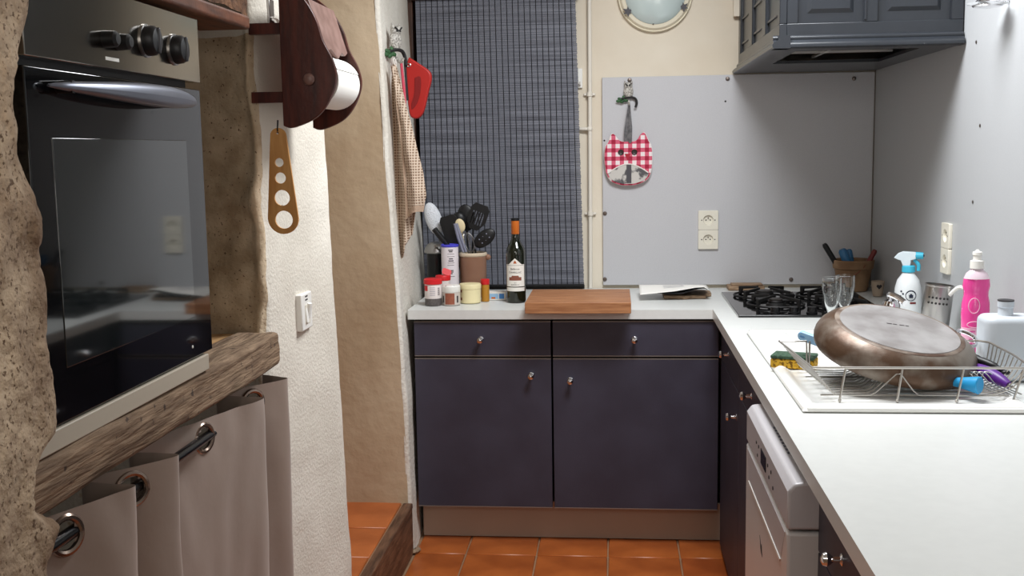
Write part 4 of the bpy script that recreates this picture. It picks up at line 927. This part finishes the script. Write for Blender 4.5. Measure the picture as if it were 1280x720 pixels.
# chopping board
t = thing('chopping_board', (-0.135, 4.05, Z0), 'thick wooden chopping board at the counter edge', 'chopping board')
for k in range(5): obj('plank', B(-0.322, 0.054, 3.876 + k * 0.0762, 3.876 + (k + 1) * 0.0762 - 0.0004, Z0 + 0.0006, Z0 + 0.0396), 'board_wood', t, bevel=0.0012)
# paper on trivet
t = thing('wooden_trivet', (0.27, 4.32, Z0), 'pale wooden trivet under the folded paper', 'trivet')
tv = [(0.185, 4.255), (0.225, 4.255), (0.262, 4.238), (0.30, 4.255), (0.345, 4.255), (0.348, 4.30), (0.372, 4.33), (0.372, 4.40), (0.34, 4.43), (0.20, 4.43), (0.185, 4.40)]
obj('slab', MB().prism([(x, y, Z0 + 0.0005) for x, y in tv], (0, 0, 0.014)), 'worn_wood', t, bevel=0.002)
PZF = [(0, 0.918), (0.5, 0.930), (0.8, 0.943), (0.92, 0.944), (1.0, 0.931)]
def pap(u, v):
    z = lerp_tab(PZF, u) * (1 - v) + (0.931 - 0.004 * u * u) * v + 0.003 * math.sin(PI * v)
    return Vector((0.092 + 0.265 * u, 4.20 + 0.20 * v + 0.02 * u, z))
t = thing('folded_paper', (0.2, 4.3, Z0 + 0.016), 'white folded paper sheet lying on the trivet', 'paper')
pp = obj('sheet', MB().grid(pap, 24, 14), 'paper', t); s_ = pp.modifiers.new('thick', 'SOLIDIFY'); s_.thickness = 0.0015
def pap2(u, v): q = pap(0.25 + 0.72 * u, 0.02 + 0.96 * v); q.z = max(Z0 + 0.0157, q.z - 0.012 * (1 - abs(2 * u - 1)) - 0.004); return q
obj('gap_shade', MB().grid(pap2, 18, 10), 'leaf_grey', t)  # dark grey sheet standing in for the shade under the raised paper
for k in range(4):
    y_ = 4.30 + 0.025 * k
    obj('print_line', MB().grid(lambda u, v: pap(0.35 + 0.3 * u, (0.38 + 0.12 * k) + 0.02 * v) + Vector((0, 0, 0.0012)), 8, 1), 'grey_plastic', pp)
t = thing('wooden_trivet', (0.51, 4.5, Z0), 'small wooden trivet lying behind the hob', 'trivet')
obj('slab', B(0.455, 0.60, 4.50, 4.585, Z0 + 0.0005, Z0 + 0.018), 'worn_wood', t, bevel=0.003)
obj('slab', B(0.47, 0.595, 4.515, 4.58, Z0 + 0.0185, Z0 + 0.024), 'worn_wood', t, bevel=0.002)

# ================================================================ HOB
t = thing('gas_hob', (0.67, 4.09, Z0), 'black glass gas hob with cast iron pan supports', 'hob')
obj('glass_plate', B(0.417, 0.93, 3.78, 4.402, Z0 + 0.0005, Z0 + 0.0085), 'black_glass', t, bevel=0.002)
ZH = Z0 + 0.0085
def burner(x, y, r):
    b_ = obj('burner', MB().lathe([(r * 1.25, 0.0), (r * 1.2, 0.006), (r, 0.010), (r, 0.016), (r * 0.9, 0.019)], (x, y, ZH), 28), 'cast_iron', t)
    obj('burner_cap', MB().lathe([(r * 0.86, 0.0192), (r * 0.88, 0.023), (r * 0.7, 0.0255), (0.0005, 0.026)], (x, y, ZH), 28), 'burner_cap', b_)
def grate(x, y, s):
    for k in range(4):
        a = PI / 4 + k * PI / 2; d = Vector((math.cos(a), math.sin(a), 0)); c_ = Vector((x, y, ZH)); p = Vector((-d.y, d.x, 0)) * 0.005
        prof = [(s * 1.25, 0.0), (s * 1.25, 0.030), (s * 0.32, 0.038), (s * 0.30, 0.030), (s * 1.08, 0.020), (s * 1.12, 0.0)]
        obj('pan_support', MB().prism([c_ + d * r + Vector((0, 0, z)) - p for r, z in prof], p * 2), 'cast_iron', t, smooth=False, bevel=0.0015)
    obj('support_ring', MB().tube([(x + s * 1.18 * math.cos(a * PI / 16), y + s * 1.18 * math.sin(a * PI / 16), ZH + 0.006) for a in range(32)], 0.0045, 6, closed=True), 'cast_iron', t)
for x, y, r, s in ((0.565, 4.26, 0.036, 0.095), (0.575, 4.02, 0.028, 0.085), (0.80, 4.26, 0.036, 0.095), (0.80, 4.0, 0.024, 0.085)): burner(x, y, r); grate(x, y, s)
for k in range(4): obj('control_knob', MB().lathe([(0.019, 0), (0.019, 0.004), (0.0165, 0.006), (0.015, 0.022), (0.0005, 0.023)], (0.545 + 0.062 * k, 3.822, ZH), 22), 'black_gloss', t)
# flower pot
FX, FY = 0.944, 4.49
t = thing('flower_pot', (FX, FY, Z0), 'weathered terracotta pot holding handles in the far corner', 'pot')
obj('body', MB().lathe([(0.052, 0.001), (0.056, 0.004), (0.072, 0.088), (0.078, 0.092), (0.082, 0.122), (0.079, 0.126), (0.074, 0.122), (0.066, 0.08), (0.050, 0.02), (0.0005, 0.018)], (FX, FY, Z0), 36, caps=False), 'terracotta', t)
obj('string_twine', MB().tube(catmull([(FX - 0.045, FY - 0.055, Z0 + 0.055), (FX - 0.01, FY - 0.072, Z0 + 0.070), (FX + 0.02, FY - 0.073, Z0 + 0.095), (FX + 0.03, FY - 0.077, Z0 + 0.11)], 5), 0.002, 6), 'print_brown', t)
def stick(name, label, p0, p1, r, m):
    t = thing(name, p0, label, 'utensil', 'tools in the flower pot'); obj('grip', MB().tube([p0, Vector(p0).lerp(Vector(p1), 0.5), Vector(p0).lerp(Vector(p1), 0.95), p1], [r * 0.7, r, r, r * 0.7], 12), m, t)
stick('kitchen_knife', 'black knife handle leaning left out of the flower pot', (0.925, 4.49, Z0 + 0.03), (0.826, 4.475, Z0 + 0.190), 0.011, 'black_plastic')
stick('blue_grip_tool', 'blue gripped tool in the middle of the flower pot', (0.952, 4.48, Z0 + 0.03), (0.895, 4.47, Z0 + 0.168), 0.017, 'blue_grip')
stick('blue_grip_tool', 'second blue grip just right of the bent blue tool in the flower pot', (0.955, 4.51, Z0 + 0.03), (0.925, 4.49, Z0 + 0.165), 0.013, 'blue_grip')
stick('red_handle_tool', 'dark red handle leaning right out of the flower pot', (0.955, 4.455, Z0 + 0.04), (1.018, 4.44, Z0 + 0.168), 0.010, 'red_brown')
# small cup
t = thing('small_cup', (1.0, 4.31, Z0), 'small beige ceramic cup with a heart beside the flower pot', 'cup')
obj('body', MB().lathe([(0.014, 0.001), (0.018, 0.004), (0.022, 0.03), (0.0255, 0.060), (0.0235, 0.060), (0.019, 0.02), (0.0005, 0.012)], (1.0, 4.31, Z0), 28, caps=False), 'cup_ceramic', t)
obj('heart_print', MB().fill([[(0, -0.010), (0.010, 0.001), (0.009, 0.007), (0.004, 0.009), (0, 0.006), (-0.004, 0.009), (-0.009, 0.007), (-0.010, 0.001)]], 0.001, (1.0, 4.286, Z0 + 0.040), (1, 0, 0), (0, -0.12, 0.99)), 'print_dark', t)
# saucer/lid behind flutes
t = thing('steel_lid', (0.86, 3.68, Z0), 'small steel lid lying between hob and spray bottle', 'lid')
obj('disc', MB().lathe([(0.050, 0.001), (0.053, 0.004), (0.045, 0.012), (0.02, 0.018), (0.0005, 0.019)], (0.86, 3.68, Z0), 32), 'steel', t)
obj('knob', MB().ell((0.86, 3.68, Z0 + 0.026), (0.010, 0.010, 0.008)), 'black_plastic', t)
# champagne flutes
def flute(x, y, label):
    t = thing('champagne_flute', (x, y, Z0), label, 'glass', 'champagne flutes')
    obj('foot', MB().lathe([(0.030, 0.0008), (0.031, 0.002), (0.012, 0.005), (0.0045, 0.012), (0.0040, 0.020)], (x, y, Z0), 28), 'clear_glass', t)
    obj('bowl', MB().lathe([(0.0040, 0.0202), (0.006, 0.036), (0.014, 0.055), (0.025, 0.090), (0.0305, 0.125), (0.0305, 0.161), (0.029, 0.1615), (0.0288, 0.125), (0.0222, 0.090), (0.012, 0.058), (0.0005, 0.046)], (x, y, Z0), 28, caps=False), 'clear_glass', t)
flute(0.684, 3.56, 'left champagne flute standing in front of the hob'); flute(0.737, 3.62, 'right champagne flute standing in front of the hob')

# ================================================================ RIGHT COUNTER THINGS
# sink with drainer
t = thing('sink_drainer', (0.65, 2.92, Z0), 'white enamel sink with ribbed drainer set in the right worktop', 'sink')
SX0, SX1, SY0, SY1 = 0.405, 0.895, 2.402, 3.445
def sk(u, v):
    x = SX0 + (SX1 - SX0) * u; y = SY0 + (SY1 - SY0) * v
    e = min(x - SX0, SX1 - x, y - SY0, SY1 - y)
    h = 0.017 * sstep(-0.004, 0.012, e) - 0.010 * sstep(0.022, 0.04, e) if y < 3.0 else 0.017 * sstep(-0.004, 0.012, e)
    if y < 3.0 and e > 0.04 and 2.47 < y < 2.98: h += 0.0026 * (0.5 + 0.5 * math.sin(y * 2 * PI / 0.047)) * sstep(0.04, 0.07, e)
    if y >= 2.96: h = h * (1 - 0) if y >= 3.0 else h
    b_ = min(x - 0.515, 0.735 - x, y - 3.04, 3.385 - y)
    h -= 0.15 * sstep(0.0, 0.035, b_)
    return Vector((x, y, Z0 + 0.0006 + h))
smb = MB().grid(sk, 70, 150)
obj('basin', smb, 'white_enamel', t, ang=1.2)
obj('rim_skirt', MB().tube([(x, y, Z0 + 0.006) for x, y in rrect(SX0 + 0.006, SX1 - 0.006, SY0 + 0.006, SY1 - 0.006, 0.012)], 0.0058, 8, closed=True), 'white_enamel', t)
# faucet
t = thing('sink_tap', (0.80, 3.28, Z0 + 0.018), 'chrome single-lever sink tap behind the upturned pan', 'tap')
obj('body', MB().lathe([(0.030, 0.0), (0.030, 0.006), (0.022, 0.012), (0.022, 0.068), (0.025, 0.076), (0.026, 0.094), (0.021, 0.108), (0.010, 0.114), (0.0005, 0.115)], (0.80, 3.28, Z0 + 0.018), 28), 'chrome', t)
obj('lever', MB().tube(catmull([(0.797, 3.275, 1.025), (0.792, 3.265, 1.038), (0.806, 3.235, 1.034), (0.820, 3.20, 1.022)], 5), [0.006 + 0.003 * min(1, k / 6) for k in range(16)], 10), 'chrome', t)
obj('spout', MB().tube(catmull([(0.79, 3.28, 0.975), (0.72, 3.26, 1.0), (0.65, 3.23, 0.995), (0.62, 3.22, 0.965)], 5), 0.011, 12), 'chrome', t)
# spray bottle
BX, BY = 0.945, 3.66
t = thing('spray_bottle', (BX, BY, Z0), 'white spray bottle with turquoise trigger by the right wall', 'bottle')
obj('body', MB().lathe([(0.038, 0.001), (0.042, 0.006), (0.042, 0.095), (0.041, 0.115), (0.034, 0.142), (0.022, 0.158), (0.017, 0.166)], (BX, BY, Z0), 36), 'spray_white', t)
obj('collar', MB().lathe([(0.0175, 0.1662), (0.021, 0.168), (0.0205, 0.186), (0.016, 0.189)], (BX, BY, Z0), 24), 'cyan_plastic', t)
hd = [(-0.042, 0.214), (-0.032, 0.226), (-0.018, 0.232), (0.020, 0.230), (0.020, 0.212), (0.006, 0.208), (0.004, 0.190), (-0.016, 0.190), (-0.022, 0.206), (-0.034, 0.210)]
obj('sprayer_head', MB().fill([[(a, b_) for a, b_ in hd]], 0.020, (BX, BY, Z0), (0.94, -0.34, 0), (0, 0, 1), bev=0.002), 'spray_clear', t)
nz2 = Vector((0.94, -0.34, 0))
obj('nozzle', MB().tube([Vector((BX, BY, Z0 + 0.221)) + nz2 * 0.0205, Vector((BX, BY, Z0 + 0.221)) + nz2 * 0.044], [0.012, 0.0105], 16), 'cyan_plastic', t)
obj('nozzle_hole', MB().ell(Vector((BX, BY, Z0 + 0.221)) + nz2 * 0.0442, (0.004, 0.004, 0.004), 10, 6), 'badge_navy', t)
obj('trigger', MB().tube(catmull([Vector((BX, BY, Z0 + 0.207)) + nz2 * 0.016, Vector((BX, BY, Z0 + 0.192)) + nz2 * 0.030, Vector((BX, BY, Z0 + 0.172)) + nz2 * 0.030], 4), 0.006, 8), 'cyan_plastic', t)
def cyl_disc(cx, cy, r, ang, z, rad, m, parent, nm, th=0.0006):
    return obj(nm, MB().fill([circ(0, 0, rad, 24)], th, (0, 0, 0), (1, 0, 0), (0, 1, 0), fn=lambda c: Vector((cx + (r + c.z) * math.sin(ang + c.x / r), cy - (r + c.z) * math.cos(ang + c.x / r), z + c.y))), m, parent)
bg = cyl_disc(BX, BY, 0.0425, -0.02, Z0 + 0.095, 0.0175, 'badge_navy', t, 'badge')
cyl_disc(BX, BY, 0.0429, -0.02, Z0 + 0.094, 0.0105, 'spray_white', bg, 'badge_inner')
obj('badge_house', MB().fill([[(-0.006, -0.006), (0.006, -0.006), (0.006, 0.001), (0.008, 0.001), (0, 0.008), (-0.008, 0.001), (-0.006, 0.001)]], 0.0005, (BX - 0.0008, BY - 0.0436, Z0 + 0.0935), (1, 0, 0), (0, 0, 1)), 'badge_navy', bg)
for k, (a, z) in enumerate(((-0.75, 0.108), (-0.6, 0.100), (-0.8, 0.092), (-0.62, 0.086))): cyl_disc(BX, BY, 0.0425, a, Z0 + z, 0.003, 'badge_navy', t, 'print_dot')
obj('print_line', curved(MB(), BX, BY, 0.0426, -5, 22, Z0 + 0.068, Z0 + 0.074), 'red_brown', t)
# cutlery holder
t = thing('cutlery_holder', (0.945, 3.37, Z0), 'perforated stainless steel cutlery holder beside the pink soap', 'cutlery holder')
CH = Vector((0.950, 3.385, Z0)); Rc = rot('Y', 6)
obj('cylinder', MB().lathe([(0.040, 0.003), (0.042, 0.006), (0.042, 0.150), (0.0435, 0.152), (0.0435, 0.156), (0.040, 0.156), (0.040, 0.008), (0.0005, 0.007)], CH + Vector((0, 0, 0.005)), 36, Rc, caps=False), 'steel', t)
for k in range(12):
    a = -0.9 + 0.26 * (k % 6); z = 0.118 - 0.016 * (k // 6)
    obj('hole', MB().ell(CH + Vector((0, 0, 0.005)) + Rc @ Vector((0.0418 * math.sin(a), -0.0418 * math.cos(a), z)), (0.0036, 0.0036, 0.0036), 10, 6), 'socket_hole', t)
obj('hanger', MB().tube(catmull([(0.985, 3.35, 1.025), (1.005, 3.33, 1.05), (1.02, 3.30, 1.045), (1.022, 3.27, 1.02)], 5), 0.006, 8), 'white_plastic', t)
# pink washing-up liquid
PX, PY_ = 0.947, 2.99
t = thing('dish_soap_bottle', (PX, PY_, Z0), 'bottle of bright pink washing-up liquid with white cap', 'bottle')
obj('lower_body', MB().lathe([(0.028, 0.001), (0.033, 0.005), (0.034, 0.05), (0.035, 0.095)], (PX, PY_, Z0), 36, sy=0.72), 'pink_pale', t)
obj('upper_body', MB().lathe([(0.035, 0.0952), (0.0365, 0.13), (0.0355, 0.16), (0.0315, 0.178), (0.0315, 0.19), (0.035, 0.205), (0.033, 0.224)], (PX, PY_, Z0), 36, sy=0.72), 'pink_liquid', t)
obj('shoulder', MB().lathe([(0.033, 0.2242), (0.027, 0.238), (0.017, 0.247), (0.015, 0.250)], (PX, PY_, Z0), 36, sy=0.8), 'bottle_clear', t)
cp_ = obj('cap', MB().lathe([(0.0165, 0.2502), (0.0180, 0.251), (0.0175, 0.271), (0.011, 0.273), (0.0105, 0.276), (0.0105, 0.286), (0.0125, 0.287), (0.012, 0.294), (0.005, 0.297), (0.004, 0.300), (0.0005, 0.301)], (PX, PY_, Z0), 28), 'white_plastic', t)
for k in range(4): obj('print_line', MB().fill([rrect(-0.010 + 0.002 * (k % 2), 0.008 - 0.003 * k, -0.002, 0.002, 0.001, 2)], 0.0006, (PX - 0.012, PY_ - 0.0248, Z0 + 0.086 - k * 0.0105), (1, 0.10, 0), (0, 0, 1)), 'pink_print', t)
obj('print_band', curved(MB(), PX, PY_ + 0.0095, 0.0345, -48, 48, Z0 + 0.030, Z0 + 0.044), 'pink_print', t)
obj('emboss_ring', MB().tube([(PX - 0.008 + 0.020 * math.cos(a * PI / 14), PY_ - 0.0262, Z0 + 0.105 + 0.008 * math.sin(a * PI / 14)) for a in range(28)], 0.0012, 6, closed=True), 'pink_pale', t)
obj('emboss_ring', MB().tube([(PX - 0.012 + 0.014 * math.cos(a * PI / 14), PY_ - 0.0262, Z0 + 0.155 + 0.020 * math.sin(a * PI / 14)) for a in range(28)], 0.0012, 6, closed=True), 'pink_pale', t)
# jug
JX, JY = 0.958, 2.775
t = thing('plastic_jug', (JX, JY, Z0), 'translucent white plastic jug with open neck, far right', 'jug')
obj('body', MB().fill([rrect(-0.050, 0.050, -0.034, 0.034, 0.012)], 0.126, (JX, JY, Z0 + 0.080), (1, 0, 0), (0, 1, 0), bev=0.016), 'jug_plastic', t, ang=1.0)
obj('neck', MB().lathe([(0.020, 0.155), (0.018, 0.160), (0.017, 0.178), (0.019, 0.180), (0.019, 0.194), (0.0165, 0.195), (0.0150, 0.180)], (JX - 0.008, JY, Z0), 28, caps=False), 'jug_plastic', t)
obj('neck_rim', MB().lathe([(0.0192, 0.1935), (0.0195, 0.197), (0.016, 0.1975), (0.0005, 0.190)], (JX - 0.008, JY, Z0), 28, caps=False), 'jug_rim', t)

# sponge
t = thing('sponge', (0.45, 2.88, Z0 + 0.01), 'yellow sponge with green scouring side on the drainer edge', 'sponge')
Rs = rot('Z', -20)
SZ = Z0 + 0.0105
obj('foam', B(0.405, 0.515, 2.835, 2.905, SZ, SZ + 0.024, R=Rs, piv=(0.46, 2.87, SZ)), 'sponge_yellow', t, bevel=0.004)
obj('scourer', B(0.405, 0.515, 2.835, 2.905, SZ + 0.0242, SZ + 0.033, R=Rs, piv=(0.46, 2.87, SZ)), 'sponge_green', t, bevel=0.003)
# dish rack
RZ = 0.978; RB = Z0 + 0.022
t = thing('dish_rack', (0.66, 2.65, RB), 'silver wire dish rack standing on the drainer', 'dish rack')
top_ = [(0.437, 2.478, RZ), (0.935, 2.478, RZ), (0.965, 2.64, RZ), (0.933, 2.846, RZ), (0.414, 2.822, RZ)]
obj('top_rail', MB().tube([(0.437, 2.478, RZ), (0.70, 2.478, RZ), (0.912, 2.478, RZ)], 0.0028, 8), 'wire_metal', t)
obj('top_rail', MB().tube([(0.437, 2.478, RZ), (0.414, 2.822, RZ), (0.482, 2.822, RZ), (0.484, 2.822, RB + 0.010)], 0.0026, 8), 'wire_metal', t)
obj('top_rail', MB().tube([(0.60, 2.79, RZ), (0.870, 2.715, 0.998), (0.888, 2.69, 0.998), (0.906, 2.58, 0.988), (0.912, 2.478, RZ)], 0.0026, 8), 'wire_metal', t)
for i in range(15):
    f = i / 14; y = 2.485 + 0.325 * f; xl = 0.437 - 0.023 * f
    pts = [(xl + 0.044, y, RB + 0.010), (xl + 0.052, y, RB), (0.565, y, RB), (0.578, y, RB + 0.006), (0.622, y, RB + 0.048), (0.632, y, RB + 0.048), (0.66, y, RB + 0.010), (0.672, y, RB), (0.80, y, RB)]
    obj('wire', MB().tube(pts, 0.0014, 5), 'wire_metal', t)
for i in range(1, 9):
    f = i / 8; z_ = RZ + (RB + 0.006 - RZ) * f
    obj('wire', MB().tube([(0.437 + 0.048 * f, 2.480, z_), (0.414 + 0.048 * f, 2.822, z_)], 0.0009, 5), 'wire_metal', t)
for i in range(11):
    y = 2.49 + 0.0205 * i; f = i / 10
    obj('wire', MB().tube(catmull([(0.800, y, RB), (0.83, y, RB + 0.002), (0.865, y, RB + 0.012), (0.892 - 0.01 * f, y, RB + 0.035), (0.911 - 0.022 * f, y, RZ + 0.018 * f)], 4), 0.0016, 5), 'wire_metal', t)
for k in range(5):
    x = 0.79 + 0.012 * k; obj('cutlery_loop', MB().tube(catmull([(x - 0.012, 2.56, RB), (x - 0.006, 2.56, RB + 0.034), (x + 0.010, 2.555, RB + 0.036), (x + 0.03, 2.53, RB + 0.012), (x + 0.06, 2.50, RB)], 5), 0.0016, 5), 'wire_metal', t)
for y in (2.50, 2.70): obj('base_wire', MB().tube([(0.46, y, RB - 0.003), (0.87, y, RB - 0.003)], 0.002, 6), 'wire_metal', t)
for xt, xb in ((0.510, 0.497), (0.633, 0.622), (0.765, 0.750), (0.893, 0.870)):
    lg = obj('leg', MB().tube([(xt, 2.478, RZ), (xb, 2.472, Z0 + 0.013)], 0.0026, 8), 'wire_metal', t)
    obj('foot', MB().ell((xb, 2.472, Z0 + 0.0125), (0.004, 0.004, 0.004), 10, 6), 'wire_metal', lg)
for xt, yt in ((0.49, 2.822), (0.86, 2.718)): obj('leg', MB().tube([(xt, yt, RZ), (xt, yt, Z0 + 0.013)], 0.0026, 8), 'wire_metal', t)
# upturned pan
nrm = Vector((0.15, -0.235, 0.96)).normalized()
Rp = nrm.to_track_quat('Z', 'Y').to_matrix()
pc = Vector((0.670, 2.662, 1.036))
t = thing('frying_pan', pc - nrm * 0.06, 'large upturned metal pan with burnt brown sides in the dish rack', 'pan')
HP = 0.066
obj('shell', MB().lathe([(0.176, 0.0), (0.183, -0.003), (0.188, 0.004), (0.190, 0.014), (0.1885, 0.026), (0.182, 0.040), (0.170, 0.053), (0.156, 0.062), (0.150, HP - 0.001)], pc - nrm * HP, 64, Rp, caps=False), 'pan_body', t)
obj('burnt_ring', MB().lathe([(0.1505, HP - 0.0008), (0.148, HP + 0.0006), (0.139, HP + 0.0008)], pc - nrm * HP, 64, Rp, caps=False), 'pan_burn', t)
bs = obj('base', MB().lathe([(0.1395, HP + 0.0005), (0.1385, HP + 0.0022), (0.136, HP + 0.0026), (0.10, HP + 0.0024), (0.05, HP + 0.0026), (0.0005, HP + 0.0026)], pc - nrm * HP, 64, Rp, caps=False), 'pan_base', t)
obj('inside', MB().lathe([(0.176, 0.0), (0.172, 0.03), (0.155, 0.055), (0.0005, 0.058)], pc - nrm * HP, 48, Rp, caps=False), 'cast_iron', t)
pu = Rp @ Vector((1, 0, 0)); e1 = (Vector((1, 0, 0)) - nrm * nrm.x).normalized(); e2 = nrm.cross(e1)
for k, (a, l_) in enumerate(((-0.026, 0.012), (-0.012, 0.010), (0.004, 0.012), (0.018, 0.008))):
    obj('stamp_mark', MB().box(0, l_, -0.0014, 0.0014, 0, 0.0004).__class__().add([pc + nrm * 0.0031 + e1 * (a + dx) + e2 * (dy + 0.018) for dx, dy in ((0, -0.0022), (l_, -0.0022), (l_, 0.0022), (0, 0.0022))], [(0, 1, 2, 3)]), 'print_dark', bs)
hq = pc - nrm * 0.035
obj('side_handle', MB().tube(catmull([hq + e1 * 0.165 + e2 * 0.085, hq + e1 * 0.185 + e2 * 0.125 + nrm * 0.004, hq + e1 * 0.215 + e2 * 0.105 + nrm * 0.002, hq + e1 * 0.205 + e2 * 0.055, hq + e1 * 0.183 + e2 * 0.035], 6), 0.0055, 10), 'chrome', t)
# light blue handled utensil under pan
t = thing('blue_handled_spatula', (0.50, 2.82, 0.98), 'light blue utensil handle sticking out left from under the pan', 'utensil')
ha = Vector((0.474, 2.855, 0.988)); hb = Vector((0.56, 2.80, 0.962)); hd_ = (hb - ha).normalized(); hs = Vector((0.05, -0.35, 0.93)); hs = (hs - hd_ * hs.dot(hd_)).normalized()
obj('handle', MB().fill([rrect(-0.006, 0.10, -0.0105, 0.0105, 0.0100, 6), [(0.006 + 0.009 * math.cos(a * PI / 8), 0.0042 * math.sin(a * PI / 8)) for a in range(16)]], 0.008, ha, hd_, hs, bev=0.002), 'sky_plastic', t)
# turquoise cup end, navy shaft
t = thing('turquoise_funnel', (0.79, 2.50, 0.93), 'small turquoise plastic cup lying in the dish rack', 'cup')
fa = Vector((0.750, 2.535, 0.937)); fb = Vector((0.802, 2.488, 0.937)); fd = (fb - fa).normalized()
obj('cup', MB().tube([fa, fa + fd * 0.03, fa + fd * 0.032, fb, fb + fd * 0.002], [0.010, 0.012, 0.013, 0.020, 0.018], 24), 'turquoise', t)
obj('stem', MB().tube([fa - fd * 0.05 + Vector((0, 0, 0.004)), fa], [0.009, 0.010], 14), 'navy_plastic', t)
# purple peeler and black handle
t = thing('purple_peeler', (0.85, 2.56, 0.94), 'purple utensil handle lying in the right of the dish rack', 'utensil')
obj('handle', MB().tube(catmull([(0.822, 2.64, 0.950), (0.842, 2.60, 0.948), (0.862, 2.555, 0.940), (0.876, 2.52, 0.931)], 5), [0.008 + 0.008 * math.sin(PI * k / 15) for k in range(16)], 12), 'purple', t)
obj('blade', MB().tube([(0.876, 2.52, 0.931), (0.886, 2.50, 0.926)], [0.005, 0.002], 8), 'steel', t)
t = thing('black_scissors', (0.86, 2.6, 0.955), 'black plastic handle lying above the purple utensil', 'utensil')
obj('handle', MB().tube(catmull([(0.836, 2.655, 0.968), (0.86, 2.62, 0.962), (0.885, 2.585, 0.951)], 7), [0.011] * 4 + [0.009] * 7 + [0.006] * 4, 12), 'black_plastic', t)
obj('tip', MB().ell((0.889, 2.578, 0.948), (0.010, 0.008, 0.006)), 'black_plastic', t)
